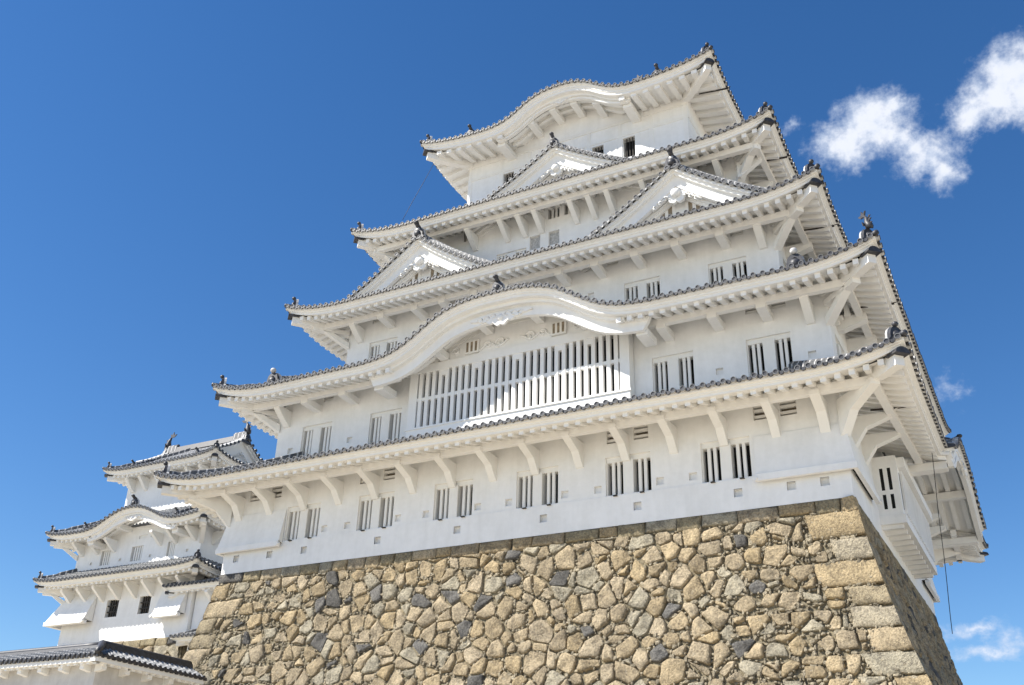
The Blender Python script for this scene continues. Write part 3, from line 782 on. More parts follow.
def stone_face(mb, P, s0, s1, h0, h1, cw=.66, ch=.52, courses=((), ()), pebbles=True):
    """irregular dry stone facing in local (along, down) coordinates"""
    nx = int((s1 - s0) / cw) + 3; ny = int((h1 - h0) / ch) + 3; seeds = {}
    for j in range(ny):
        for i in range(nx):
            x = s0 + (i - 1 + .5 * (j % 2)) * cw + rnd.uniform(-.42, .42) * cw; y = h0 + (j - .5) * ch + rnd.uniform(-.40, .40) * ch
            seeds[i, j] = (x, y, rnd.uniform(-.2, .2) * cw)
    polys = {}
    for (i, j), (x, y, w) in seeds.items():
        if y > h1 + .6 or y < h0 - .2: continue
        poly = [(x - 1.4, y - 1.2), (x + 1.4, y - 1.2), (x + 1.4, y + 1.2), (x - 1.4, y + 1.2)]; gap = rnd.choice((.008, .02, .035, .06))
        for dj in (-2, -1, 0, 1, 2):
            for di in (-2, -1, 0, 1, 2):
                if (di or dj) and (i + di, j + dj) in seeds:
                    x2, y2, w2 = seeds[i + di, j + dj]; dx, dy = x2 - x, y2 - y; l = math.hypot(dx, dy) + 1e-6
                    poly = clip(poly, dx / l, dy / l, (x * dx + y * dy) / l + l / 2 + (w - w2) * .6 - gap)
                    if len(poly) < 3: break
            if len(poly) < 3: break
        poly = clip(poly, 0, -1, -h0) if len(poly) >= 3 else []
        if len(poly) < 3: continue
        for sgn, cs in zip((-1, 1), courses):       # fit round the squared corner stones
            lo, hi = min(p[1] for p in poly), max(p[1] for p in poly); bestp, ba = None, -1
            if max(sgn * p[0] for p in poly) < 9.5: continue
            for c0, c1, xin in cs:
                if c1 < lo or c0 > hi: continue
                sub = clip(clip(poly, 0, -1, -c0 - .015), 0, 1, c1 - .015) if len(poly) > 2 else []
                if len(sub) > 2: sub = clip(sub, sgn, 0, xin - .03)
                if len(sub) > 2:
                    ar = abs(sum(sub[k - 1][0] * sub[k][1] - sub[k][0] * sub[k - 1][1] for k in range(len(sub)))) / 2
                    full = clip(poly, sgn, 0, xin - .03)
                    if c0 <= lo and c1 >= hi: sub = full
                    if ar > ba: bestp, ba = sub, ar
            poly = bestp or []
            if len(poly) < 3: break
        if len(poly) < 3: continue
        A = abs(sum(poly[k - 1][0] * poly[k][1] - poly[k][0] * poly[k - 1][1] for k in range(len(poly)))) / 2
        if A < .035: continue
        polys[i, j] = poly
        put_stone(mb, P, poly, rnd.uniform(.015, .075), rnd.uniform(0, 90), stone_colour())
    if pebbles:      # chinking stones in the joints
        pt = .155
        for b in range(int((h1 - h0) / pt)):
            for a in range(int((s1 - s0) / pt)):
                x = s0 + (a + rnd.uniform(0, 1)) * pt; y = h0 + (b + rnd.uniform(0, 1)) * pt; i0 = int((x - s0) / cw + 1); j0 = int((y - h0) / ch + .5); ins = False
                for dj in (-1, 0, 1, 2):
                    for di in (-2, -1, 0, 1, 2):
                        q = polys.get((i0 + di, j0 + dj))
                        if not q: continue
                        mn = 9.
                        for k in range(len(q)):
                            (x1, y1), (x2, y2) = q[k - 1], q[k]; l = math.hypot(x2 - x1, y2 - y1) + 1e-6
                            mn = min(mn, ((x2 - x1) * (y - y1) - (y2 - y1) * (x - x1)) / l)
                        if mn > .015: ins = True; break
                    if ins: break
                if ins: continue
                r = rnd.uniform(.05, .13); ph = rnd.uniform(0, 6); N = 6
                c = rnd.uniform(.26, .44); col = (c, c * .88, c * .66); ex = rnd.uniform(.55, 1.35); rr_ = [r * rnd.uniform(.55, 1.25) for _ in range(N)]; vs = []
                o0 = rnd.uniform(-.06, .0)
                for f, o in ((1., -.2), (1., o0), (.6, o0 + .045)):
                    vs += [P(x + rr_[k] * f * ex * math.cos(ph + 6.2832 * k / N), y + rr_[k] * f / ex * .85 * math.sin(ph + 6.2832 * k / N), o) for k in range(N)]
                mb.add(vs, [(r_ * N + k, r_ * N + (k + 1) % N, (r_ + 1) * N + (k + 1) % N, (r_ + 1) * N + k) for r_ in range(2) for k in range(N)] + [tuple(range(2 * N, 3 * N))], 0, False, None, col)


def quad_stone(mb, P, x0, x1, y0, y1, proud, col, seed):
    """squared stone with chamfered, slightly uneven edges"""
    N, M = 9, 6; vs = []
    j = [rnd.uniform(-.03, .03) for _ in range(8)]
    def uvp(a, b):
        x = (x0 + j[0]) * (1 - a) * (1 - b) + (x1 + j[1]) * a * (1 - b) + (x1 + j[2]) * a * b + (x0 + j[3]) * (1 - a) * b
        y = (y0 + j[4]) * (1 - a) * (1 - b) + (y0 + j[5]) * a * (1 - b) + (y1 + j[6]) * a * b + (y1 + j[7]) * (1 - a) * b
        return x, y
    aa = [0, 0, .025, .08, .25, .5, .75, .92, .975, 1, 1]; bb = [0, 0, .05, .16, .4, .6, .84, .95, 1, 1]
    for ib, b in enumerate(bb):
        for ia, a in enumerate(aa):
            x, y = uvp(a, b); ed = min(a * (x1 - x0), (1 - a) * (x1 - x0), b * (y1 - y0), (1 - b) * (y1 - y0))
            o = proud - .06 * max(0, 1 - ed / .07) ** 1.6 + .022 * noise.noise(Vector((x * 2.7 + seed, y * 2.7, seed))) + .012 * noise.noise(Vector((x * 9, y * 9, seed)))
            if ia in (0, len(aa) - 1) or ib in (0, len(bb) - 1): o = -.35
            vs.append(P(x, y, o))
    n = len(aa); mb.add(vs, [(r * n + k, r * n + k + 1, (r + 1) * n + k + 1, (r + 1) * n + k) for r in range(len(bb) - 1) for k in range(n - 1)], 0, True, None, col)


BAT = {'S': .13, 'E': .15, 'W': .17, 'N': .15}; BAT2 = {'S': .010, 'E': .018, 'W': .013, 'N': .012}
def batter(q, h): return BAT[q] * h + BAT2[q] * h * h


def stone_base(label, cx, cy, w, d, zt, depth, vis, faces='SE', cw=.66, ch=.52, corners=True):
    root = thing('stone_base', label, 'stone wall', (cx, cy, zt - depth))
    side = {'S': 'WE', 'E': 'SN', 'N': 'EW', 'W': 'NS'}
    def mk(q):
        b_ = BAT[q]; nl = 1 / math.sqrt(1 + b_ * b_)
        def P(x, h, o):
            off = batter(q, h) + o * nl; z = zt - h + o * b_ * nl
            return {'S': (cx + x, cy - d - off, z), 'E': (cx + w + off, cy + x, z), 'N': (cx - x, cy + d + off, z), 'W': (cx - w - off, cy - x, z)}[q]
        return P
    def half(q): return w if q in 'SN' else d
    core = MB()
    for q in 'SENW':
        L = half(q); P = mk(q); K = 12; vs = []
        for i in range(K + 1):
            h = depth * i / K; vs += [P(-L - batter(side[q][0], h) + .1, h, -.04), P(L + batter(side[q][1], h) - .1, h, -.085)]
        core.add(vs, [(2 * i, 2 * i + 1, 2 * i + 3, 2 * i + 2) for i in range(K)], 0, False, None, (.27, .235, .165))
    core.add([(cx - w, cy - d, zt - .02), (cx + w, cy - d, zt - .02), (cx + w, cy + d, zt - .02), (cx - w, cy + d, zt - .02)], [(0, 1, 2, 3)], 0, False, None, (.2, .18, .14))
    core.build('rubble_core', ST, root)
    # squared corner stones, long and short in turn
    lay = {q: ([], []) for q in 'SENW'}
    if corners:
        for qa, ia, qb, ib in (('S', 0, 'W', 1), ('S', 1, 'E', 0)):
            PA, PB = mk(qa), mk(qb); h = .46; k = ia
            while h < vis:
                hh = rnd.uniform(.62, 1.0); la = rnd.uniform(1.3, 1.95) if k % 2 else rnd.uniform(.85, 1.3); lb = rnd.uniform(.85, 1.3) if k % 2 else rnd.uniform(1.5, 2.25)
                r = rnd.random(); c = stone_colour() if r < .6 else ((.37, .315, .22) if r < .9 else (.42, .375, .29)); sd_ = rnd.uniform(0, 50); mb = MB()
                for P, ln, q, sd2, qo in ((PA, la, qa, ia, qb), (PB, lb, qb, ib, qa)):
                    sg = 1 if sd2 else -1; Lh = half(q)
                    aa = [0, 0, .03, .1, .3, .55, .8, .93, .985, 1]; bb = [0, 0, .05, .18, .45, .75, .93, .99, 1, 1]; j0, j1 = rnd.uniform(-.16, .1), rnd.uniform(-.16, .1); vs = []
                    lay[q][sd2].append((h, h + hh, Lh + batter(qo, h + hh / 2) - ln))
                    for ib_, b in enumerate(bb):
                        for ia_, a in enumerate(aa):
                            xa = (1 - a) * ln; hc = h + .02 + (hh - .04) * b + .07 * noise.noise(Vector((xa * 1.7 + k * 3.1, (h if b < .5 else h + hh) * 2.3, ia * 5. + (0 if q == 'S' else 9.)))) * min(1, xa * 3) * (1 if b < .3 or b > .7 else .5); ee = Lh + batter(qo, hc) + .055; xx = sg * (ee - (ln + j0 * (1 - b) + j1 * b) * (1 - a))
                            ed = min((1 - b) * hh, b * hh, a * ln); o = .05 - .07 * max(0, 1 - ed / .09) ** 1.4 + .055 * noise.noise(Vector((xx * 2.5 + sd_, hc * 2.5, sd_))) * min(1, (1 - a) * 12) + .014 * noise.noise(Vector((xx * 8, hc * 8, sd_))) * min(1, (1 - a) * 12)
                            if ib_ in (0, len(bb) - 1) or ia_ == 0: o = -.3
                            vs.append(P(xx, hc, o))
                    n = len(aa); mb.add(vs, [(r_ * n + t, r_ * n + t + 1, (r_ + 1) * n + t + 1, (r_ + 1) * n + t) for r_ in range(len(bb) - 1) for t in range(n - 1)], 0, True, None, c)
                mb.build('corner_stone', ST, root); h += hh; k += 1
    for q in faces:
        L = half(q); P = mk(q); s0, s1 = side[q]; big = 99.
        cs = tuple((lay[q][i] or [(0, big, L + .0)]) if (corners and lay[q][i]) else [(0, big, L + batter(side[q][i], 4))] for i in (0, 1))
        f = MB(); stone_face(f, P, -L - batter(s0, vis), L + batter(s1, vis), .45, vis, cw, ch, cs)
        drop = set()
        for vi, v in enumerate(f.v):
            u = (v[0] - cx) if q in 'SN' else (v[1] - cy)
            if q in 'NW': u = -u
            h = max(0, zt - v[2])
            if u > L + batter(s1, h) - .12 or u < -L - batter(s0, h) + .12: drop.add(vi)
        f2 = [(fc, sm) for fc, sm in zip(f.f, f.sm) if not any(i in drop for i in fc)]
        f.f = [a for a, _ in f2]; f.sm = [b for _, b in f2]; f.m = [0] * len(f2)
        f.build('stone_facing', ST, root)
        cap = MB(); x = -L - .12
        while x < L + .05:
            wd = rnd.uniform(.7, 1.45); x2 = min(x + wd, L + .12)
            if L + .12 - x2 < .5: x2 = L + .12
            c = stone_colour() if rnd.random() < .55 else (.36, .31, .21)
            quad_stone(cap, P, x + .015, x2 - .015, .0, rnd.uniform(.40, .52), .05, c, rnd.uniform(0, 50)); x = x2
        cap.build('cap_stones', ST, root)
    return root


stone_base('tall sloping rubble stone base in tan and dark grey under the big white keep', 0, -1.55, 13.6, 9.6, 0, 12.8, 12.6)
stone_base('low pale stone base under the small white keep at the left', -32.0, 4.5, 5.55, 4.7, .3, 13.1, 5., faces='S', cw=1.1, ch=.8, corners=False)

# ================================================================== MAIN KEEP
keep = thing('castle_keep', 'tall white plastered castle keep with five tiers of curved grey tile eaves', 'castle', (0, 0, 0))
K2 = [(0, 2.06), (.7, 2.06), (1.4, 2.0), (2.1, 1.86), (2.7, 1.66), (3.3, 1.32), (3.9, .93), (4.5, .56), (5.1, .29), (5.7, .13), (6.4, .04), (7., 0)]
K5 = [(0, 1.47), (.65, 1.44), (1.3, 1.28), (1.9, 1.0), (2.4, .66), (2.9, .36), (3.4, .15), (3.9, .04), (4.2, 0)]
KE = [(0, 1.85), (1.2, 1.82), (2.2, 1.62), (3.2, 1.22), (4., .78), (4.8, .40), (5.4, .2), (5.9, .1), (6., 0)]
ov = 2.47
r1 = Roof(keep, 0, -.7, 16.2, 12.916, 3.65, .53, 3.6, 4.5, 2.5, kara={'E': (2.2, KE)}, kout=.28, fh=.25, hipr=True, pd=1.2)
r2 = Roof(keep, 0, -1.5, 15.65, 10.144, 8.72, .60, 3.8, 4.5, 2.4, kara={'S': (0, K2)}, fh=.30, raf=(.46, .2, .2), hipr='fish', pd=.95)
r3 = Roof(keep, 0, -1.5, 13.65, 8.056, 13.77, .59, 3.8, 4.3, 2.42, fh=.30, raf=(.46, .2, .2), pd=.95)
r4 = Roof(keep, 0, -1.5, 11.64, 5.945, 19.19, .59, 3.8, 3.9, 2.2, fh=.30, raf=(.48, .22, .2), pd=1.15)
r5 = Roof(keep, 0, -.7, 8.70, 5.03, 25.53, .55, 4.0, 5.03, 2.12, kara={'S': (0, K5)}, fh=.38, raf=(.66, .30, .2), pd=0, ssl=.2, sl=.5)
for r_ in (r1, r2, r3, r4, r5): r_.build()
kara_front(r2, 'S', 1.9, beams=(1., .56, .2), bd=.74, pend=1.0)
kara_front(r5, 'S', 2.1, beams=(1., .52, .17), bd=.34, pend=.42, proj=-.52, onis=.4)
kara_front(r1, 'E', 2.6, beams=(1., .5), bd=.6, pend=.8, proj=-.1)
for t in (-12.5, 12.6): descending_ridge(r2, 'S', t, .62, 4.2, 1.12, True)
for t in (-5.65, 5.65): descending_ridge(r5, 'S', t, .4, 4.5, .85)
mb = MB()
mb.loft([[(x, -1., 28.4), (x, -.92, 29.3), (x, -.48, 29.3), (x, -.4, 28.4)] for x in (-3.2, 0, 3.2)], 0, uvs=[0, 3.2, 6.4]); mb.build('ridge', RG, r5.o)
for sx in (-1, 1): oni(r5.o, (sx * 3.25, -.7, 28.6), (sx, 0), 1.2, knob=False, fish=True)
# gables
gable(r4.o, 0, -6.166, (0, -1), 5.3, 22.55, 3.0, 2.9, wins=0, pend=.8, tym=1.0)
for x in (-6.97, 6.97): gable(r3.o, x, -7.868, (0, -1), 4.9, 17.75, 3.2, 3.0, wins=1, pend=.95, tym=1.0)
gable(r2.o, 14.3, -1.5, (1, 0), 6.6, 13.4, 4.4, 4.0, wins=0, pend=1.1)
# --- storey 1
S1 = Face((0, -11.15, 0), (1, 0, 0), (0, -1, 0)); E1 = Face((13.6, -1.55, 0), (0, 1, 0), (1, 0, 0))
for u in (-9.42, -5.6, -1.83, 1.95, 5.72, 9.44): S1.pair(keep, u, 1.17, 2.48)
for u in (-7.0, -4.44, -3.08, -.67, .72, 3.13, 4.5, 6.95, 8.2): S1.loop(keep, u, 1.46)
for u in (-8.2,): S1.loop(keep, u, 1.46)
for u in (-12.88, -11, -9.13, -5.34, -1.54, 2.26, 6.07, 9.8, 11.65, 12.77): S1.loop(keep, u, .62)
for u in (-12.35, -11.1, -6.25, -5.05, 5.18, 6.27, 10.85, 11.8): S1.vent(keep, u, 3.22, 3.74)
for u in (4.9,): E1.pair(keep, u, 1.17, 2.48)
o1 = storey(keep, 0, -1.55, 13.6, 9.6, -.02, 4.5, S1, E1, step=1.13)
zp = r1.zp + .02
for i in range(-6, 7): S1.bracket(keep, i * 1.885, zp + .1, 1.2, .98, 'bent', .15)
for u in (-13.05, 13.0): S1.bracket(keep, u, zp + .1, 1.2, 1.1, 'bent')
for u in (-7.9, -6.0, 4.6, 6.6, 8.6): E1.bracket(keep, u, zp + .1, 1.2, 1.1, 'bent')
for sx in (-1, 1): corner_strut(keep, (sx * 13.6, -11.15, 0), sx, -1, zp + .12, 1.25, 1.3, solid=True)
corner_strut(keep, (13.6, 8.05, 0), 1, 1, zp + .12, 1.25, 1.3, solid=True)


def flap(parent, pts_top, pts_bot, zt, zb):
    """stone-drop: wall panel leaning out over an open slot, with a heavy bottom rail"""
    mb = MB(); n = len(pts_top); th = .2
    T = [Vector((*p, zt)) for p in pts_top]; B = [Vector((*p, zb)) for p in pts_bot]
    vs = T + B; fs = [(i, i + 1, n + i + 1, n + i) for i in range(n - 1)]
    mb.add(vs, fs, 0)
    W_ = [Vector((*p, zb)) for p in pts_top]
    mb.add([T[0], B[0], W_[0]], [(0, 1, 2)]); mb.add([T[-1], B[-1], W_[-1]], [(0, 1, 2)])
    mb.add(W_ + [b + (w - b) * .42 for w, b in zip(W_, B)], [(i, i + 1, n + i + 1, n + i) for i in range(n - 1)], 1)
    for i in range(n - 1):
        a, b = B[i], B[i + 1]; d = (b - a).normalized(); ia = (W_[i] - B[i]); ib = (W_[i + 1] - B[i + 1])
        ka = a - ia.normalized() * .05; kb = b - ib.normalized() * .05; la = a + ia * .42; lb = b + ib * .42
        dn = Vector((0, 0, -.2)); up = Vector((0, 0, .04))
        mb.hull8([ka + dn, kb + dn, lb + dn, la + dn, ka + up, kb + up, lb + up, la + up])
    for p, w in ((B[0], W_[0]), (B[-1], W_[-1])):
        for q in (0,): mb.tube([p + Vector((0, 0, -.12)), p + (p - w).normalized() * .12 + Vector((0, 0, -.12))], .1, 4, 0, False)
    return mb.build('stone_drop', [PL, BK], parent)


e, o_ = .03, .28
flap(keep, [(-10.38, -11.15 - e), (-13.6 - e, -11.15 - e), (-13.6 - e, -7.4)], [(-10.38, -11.15 - o_), (-13.6 - o_, -11.15 - o_), (-13.6 - o_, -7.4)], 2.6, 1.08)
flap(keep, [(10.5, -11.15 - e), (13.6 + e, -11.15 - e), (13.6 + e, -7.3)], [(10.5, -11.15 - o_), (13.6 + o_, -11.15 - o_), (13.6 + o_, -7.3)], 2.6, 1.06)
flap(keep, [(13.6 + e, 4.6), (13.6 + e, 8.05 + e), (9.7, 8.05 + e)], [(13.6 + o_, 4.6), (13.6 + o_, 8.05 + o_), (9.7, 8.05 + o_)], 2.6, .93)
# projecting bay on the east side
bay = MB(); bay.box(13.58, 14.48, -5.8, 2.2, .85, 3.2); bay.box(13.58, 14.56, -5.88, 2.28, .52, .85); bay.box(13.58, 14.75, -5.6, 2.0, 2.78, 3.15)
for i in range(11): y = -5.6 + i * .76; bay.box(13.6, 14.4, y - .1, y + .1, .38, .53)
bo = bay.build('bay_window', PL, keep)
SB = Face((13.6, -5.8, 0), (1, 0, 0), (0, -1, 0)); b2 = MB()
for u in (.30, .58):
    SB.bx(b2, u - .06, u + .06, -.004, .02, 1.12, 1.68, 0); SB.bx(b2, u - .06, u + .06, -.004, .02, 1.85, 2.72, 0)
b2.build('bay_slits', BK, bo)
EB = Face((14.48, 0, 0), (0, 1, 0), (1, 0, 0)); b3 = MB()
for i in range(24): y = -5.4 + i * .31; EB.bx(b3, y - .06, y + .06, -.004, .02, 1.15, 2.6, 1); EB.bx(b3, y + .07, y + .24, -.10, .02, 1.0, 2.7, 0)
b3.build('bay_lattice', [PL, BK], bo)
# --- storey 2
S2 = Face((0, -9.19, 0), (1, 0, 0), (0, -1, 0)); E2 = Face((13.285, -1.5, 0), (0, 1, 0), (1, 0, 0))
for u in (-10.9, -6.95, 7.0, 10.9): S2.pair(keep, u, 5.9, 7.30, w=.87, slit=.6)
for u in (-12.4, 8.9, 12.5, -5.9 - 3): S2.loop(keep, u, 6.35)
for u in (-11.6, -10.4, 10.4, 11.43): S2.vent(keep, u, 8.62, 9.0)
for u in (-6, -2, 2, 6): E2.pair(keep, u, 5.9, 7.3, w=.87, slit=.6)
storey(keep, 0, -1.5, 13.285, 7.69, 4.6, 9.45, S2, E2)
zp = r2.zp + .02
for u in (-10.95, -8.75, -6.7, 6.95, 9.05, 11.0): S2.bracket(keep, u, zp, .95, .27, 'arm', .19)
for u in (-12.75, 12.6): S2.bracket(keep, u, zp + .05, .95, .8, 'tri', .16)
for u in (-6., -4, -2, 0, 2, 4, 6): E2.bracket(keep, u, zp + .05, .95, .5, 'arm', .19)
for sx in (-1, 1): corner_strut(keep, (sx * 13.285, -9.19, 0), sx, -1, zp + .1, 1.2, .95)
# large lattice window below the cusped gable
LF = Face((0, -9.74, 0), (1, 0, 0), (0, -1, 0))
fr = MB(); LF.bx(fr, -5.35, 5.35, 0, .5, 5.3, 6.04); LF.bx(fr, -5.35, -4.93, 0.003, .5, 6.04, 8.78); LF.bx(fr, 4.93, 5.35, 0.003, .5, 6.04, 8.78)
LF.bx(fr, -5.35, 5.35, -.02, .5, 8.72, 9.12); LF.bx(fr, -5.4, 5.4, -.05, .03, 5.98, 6.06)
fr.add([LF.P(-4.95, .46, 6.), LF.P(4.95, .46, 6.), LF.P(4.95, .46, 8.75), LF.P(-4.95, .46, 8.75)], [(0, 1, 2, 3)], 1)
lat = fr.build('lattice_window', [PT, BK], keep)
bars = MB(); nb = 29
for i in range(nb):
    u = -4.93 + (i + .5) * 9.86 / nb; LF.bx(bars, u - .088, u + .088, .02, .2, 6.04, 8.72)
bars.build('window_bars', PT, lat)
rl = MB(); LF.bx(rl, -4.93, 4.93, .045, .19, 7.36, 7.52)
for i in (3, 8, 14, 20, 24): u = -4.93 + (i + 1) * 9.86 / nb; LF.bx(rl, u - .2, u + .2, .012, .2, 8.45, 8.73)
rl.build('lattice_rail', PT, lat)
pn = MB(); vs = []
for i in range(41):
    u = -5.35 + 10.7 * i / 40; vs += [LF.P(u, .08, 9.1), LF.P(u, .08, max(9.12, r2.zs('S', u, 1.7)))]
pn.add(vs, [(2 * i, 2 * i + 2, 2 * i + 3, 2 * i + 1) for i in range(40)])
for sg in (-1, 1):
    for c0, rad in ((.7, .26), (1.35, .2), (3.0, .2)):
        pts = [LF.P(sg * (c0 + rad * (1 - a / 9) * math.cos(a)), .05, 9.5 + rad * (1 - a / 9) * math.sin(a)) for a in [j * .45 for j in range(16)]]
        pn.tube(pts, .05, 6, 0)
    pts = [LF.P(sg * u, .05, 9.45 + .14 * math.sin(u * 6)) for u in [.3 + j * .1 for j in range(22)]]; pn.tube(pts, .045, 6, 0)
po = pn.build('gable_wall', PL, lat)
for sg in (-1, 1):
    vw = MB(); u = sg * 2.15; LF.bx(vw, u - .36, u + .36, -.03, .07, 9.22, 9.86, 0)
    for k in range(3): LF.bx(vw, u + (k - 1) * .22 - .055, u + (k - 1) * .22 + .055, -.036, .06, 9.3, 9.78, 1)
    vw.build('gable_window', [PT, SH], lat)
# --- storey 3
S3 = Face((0, -7.15, 0), (1, 0, 0), (0, -1, 0)); E3 = Face((11.24, -1.5, 0), (0, 1, 0), (1, 0, 0))
for u in (-9.0, -5.05, 5.05, 9.0): S3.pair(keep, u, 11.2, 12.42, w=.85, slit=.6)
for u in (-2.5, 2.55): S3.loop(keep, u, 12.4)
for u in (-9.5, -3.65, -2.5, 2.5, 3.65, 9.53): S3.vent(keep, u, 13.72, 14.06)
for u in (-4, 0, 4): E3.pair(keep, u, 11.2, 12.42, w=.85, slit=.6)
storey(keep, 0, -1.5, 11.24, 5.65, 9.6, 14.55, S3, E3)
zp = r3.zp + .02
for u in (-8.5, -6.5, -4.9, -3.1, -1.4, 1.4, 3.2, 5.15, 7.05, 9.05): S3.bracket(keep, u, zp, .95, .27, 'arm', .18)
for u in (-10.4, 10.65): S3.bracket(keep, u, zp + .05, .95, .75, 'tri', .16)
for u in (-4, -2, 0, 2, 4): E3.bracket(keep, u, zp + .05, .95, .5, 'arm', .18)
for sx in (-1, 1): corner_strut(keep, (sx * 11.24, -7.15, 0), sx, -1, zp + .1, 1.2, .9)
# --- storey 4
S4 = Face((0, -5.26, 0), (1, 0, 0), (0, -1, 0)); E4 = Face((9.447, -1.5, 0), (0, 1, 0), (1, 0, 0))
S4.opening(keep, -.66, 0., 18.72, 19.46, 2, PT, BK, .06); S4.opening(keep, .28, .92, 18.72, 19.46, 2, PT, BK, .06)
S4.opening(keep, -5.72, -5.16, 18.72, 19.46, 2, PT, SH, .06); S4.opening(keep, 5.16, 5.72, 18.72, 19.46, 2, PT, SH, .06)
for u in (-3.5, 3.6, 7.2, -7.2): S4.vent(keep, u, 19.32, 19.5, .33)
for u in (-1.39, -.3): S4.opening(keep, u - .3, u + .3, 17.1, 17.93, 0, None, TJ, .03, .15)
for u in (-2.75, 2.75): S4.pair(keep, u, 16.2, 17.25, w=.87, slit=.58, hook=False, head=.1)
storey(keep, 0, -1.5, 9.447, 3.76, 14.8, 19.9, S4, E4)
zp = r4.zp + .02
for u in (-8.6, -7, -4.9, -2.95, -1.9, -.95, 1.05, 2.05, 3.05, 4.9, 6.9, 8.6): S4.bracket(keep, u, zp + .06, 1.1, .85, 'tri', .13)
for u in (-4, -2, 0, 2, 4): E4.bracket(keep, u, zp + .06, 1.1, .85, 'tri', .13)
for sx in (-1, 1): corner_strut(keep, (sx * 9.447, -5.26, 0), sx, -1, zp + .1, 1.1, .9)
# --- top storey
S6 = Face((0, -3.58, 0), (1, 0, 0), (0, -1, 0)); E6 = Face((6.65, -.7, 0), (0, 1, 0), (1, 0, 0))
for u in (-4.35, -2.5, 1.14, 2.96): S6.opening(keep, u, u + .68, 22.6, 23.93, 3, WD, BK, .018)
storey(keep, 0, -.7, 6.65, 2.88, 20., 26.3, S6, E6)
tr = MB()
S6.bx(tr, -6.67, 6.67, -.035, .02, 24.05, 24.2); S6.bx(tr, -6.67, 6.67, -.05, .02, 24.95, 25.2)
for u in (-6.55, -4.5, -2.7, -.9, .95, 2.78, 4.6, 6.5): S6.bx(tr, u - .12, u + .12, -.03, .02, 21.5, 24.05); S6.bx(tr, u - .09, u + .09, -.03, .02, 24.2, 24.95)
for u in (1.9, 3.72, -3.6): S6.bx(tr, u - .02, u + .72, -.012, .02, 22.6, 23.93)
E6.bx(tr, -2.9, 2.9, -.035, .02, 24.05, 24.2)
tr.build('timber_frame', PT, keep)
gm = MB(); vs = []
for i in range(31):
    u = -4.2 + 8.4 * i / 30; vs += [S6.P(u, -.06, 25.1), S6.P(u, -.06, max(25.15, r5.zs('S', u, 2.0)))]
gm.add(vs, [(2 * i, 2 * i + 2, 2 * i + 3, 2 * i + 1) for i in range(30)]); gm.build('gable_wall', PL, keep)
# thin rods standing out under the east eaves
for x, y, z in ((14.9, -9.6, 3.55), (14.6, -8.0, 8.55), (12.6, -6.5, 13.6), (10.7, -4.9, 19.0), (7.9, -3.6, 25.3)):
    rd = MB(); rd.tube([(x - .55, y - .1, z - .02), (x + .95, y + .12, z - .06)], .035, 6); rd.tube([(x + .35, y - .06, z - .10), (x + 1.1, y + .05, z - .05)], .02, 5); rd.build('sensor_rod', WT, keep)

# hanging cables
cb = MB(); cb.tube([(15.75 - .008 * i + .01 * math.sin(i * .9), -4.9 - .225 * i, 3.85 - i * .6) for i in range(14)], .013, 5)
tag(cb.build('cable', WT), 'dark cable hanging down from the cusped east eave beside the stone base', 'cable')
cb = MB(); cb.tube([Vector((-8.35, -4.8, 25.2)).lerp(Vector((-8.6, -7.0, 19.95)), i / 6) + Vector((.02 * math.sin(i), 0, 0)) for i in range(7)], .014, 4)
tag(cb.build('cable', WT), 'thin wire dropping from the top left eave to the roof below', 'cable')

# ================================================================== SMALL KEEP
sk = thing('small_keep', 'small three tier white keep with grey roofs at the left behind the main keep', 'castle', (-32, 4.5, .3))
KS = [(0, 1.12), (.6, 1.08), (1.2, .94), (1.8, .7), (2.4, .42), (2.9, .2), (3.4, .07), (4.0, 0)]
cx, cy = -31.92, 4.5
kw = dict(fh=.26, raf=(.42, .17, .16), pd=0, ssl=.25, sl=.5, cc=.03, det=.6, fsc=.8, pitch=.33)
q1 = Roof(sk, cx, cy, 6.95, 6.15, 4.08, .22, 2.6, 2.6, 1.62, **kw); q2 = Roof(sk, cx, cy, 6.88, 6.12, 7.10, .26, 2.6, 3.2, 1.6, kara={'S': (.5, KS)}, **kw)
q3 = Roof(sk, -32.25, 4.5, 5.1, 4.0, 12.02, .3, 2.6, 4.0, 1.35, **kw)
for r_ in (q1, q2, q3): r_.build()
kara_front(q2, 'S', 1.6, beams=(1., .4), bd=.42, pend=.5, proj=-.32, onis=.8)
sw = 5.4
A1 = Face((cx, 0, 0), (1, 0, 0), (0, -1, 0)); B1 = Face((cx + sw, cy, 0), (0, 1, 0), (1, 0, 0))
for u0, u1 in ((-33.62, -32.6), (-30.82, -29.88)):
    o = A1.opening(sk, u0 - cx, u1 - cx, 1.9, 2.98, 4, WD, TJ, .035, .24); b = MB()
    for z in (2.25, 2.62): A1.bx(b, u0 - cx, u1 - cx, .09, .2, z - .03, z + .03)
    b.build('window_rail', WD, o)
for x in (-28.6,): pass
storey(sk, cx, cy, sw, 4.5, .1, 4.4, A1, B1)
A2 = Face((cx, .002, 0), (1, 0, 0), (0, -1, 0)); B2 = Face((cx + sw - .02, cy, 0), (0, 1, 0), (1, 0, 0))
for u0, u1 in ((-35.1, -34.2), (-32.4, -31.42), (-29.32, -28.62)): A2.opening(sk, u0 - cx, u1 - cx, 5.3, 6.26, 4, PT, TJ, .05, .25)
for u in (-31.6, -30.6): A2.vent(sk, u - cx, 6.72, 6.95, .36)
for u in (-35.9, -33.3, -30.7, -27.6): A2.loop(sk, u - cx, 5.5, .1)
storey(sk, cx, cy, sw - .02, 4.49, 4.4, 7.55, A2, B2)
A3 = Face((-32.25, 1.9, 0), (1, 0, 0), (0, -1, 0)); B3 = Face((-32.25 + 3.9, cy, 0), (0, 1, 0), (1, 0, 0))
storey(sk, -32.25, cy, 3.9, 2.6, 7.6, 12.3, A3, B3)
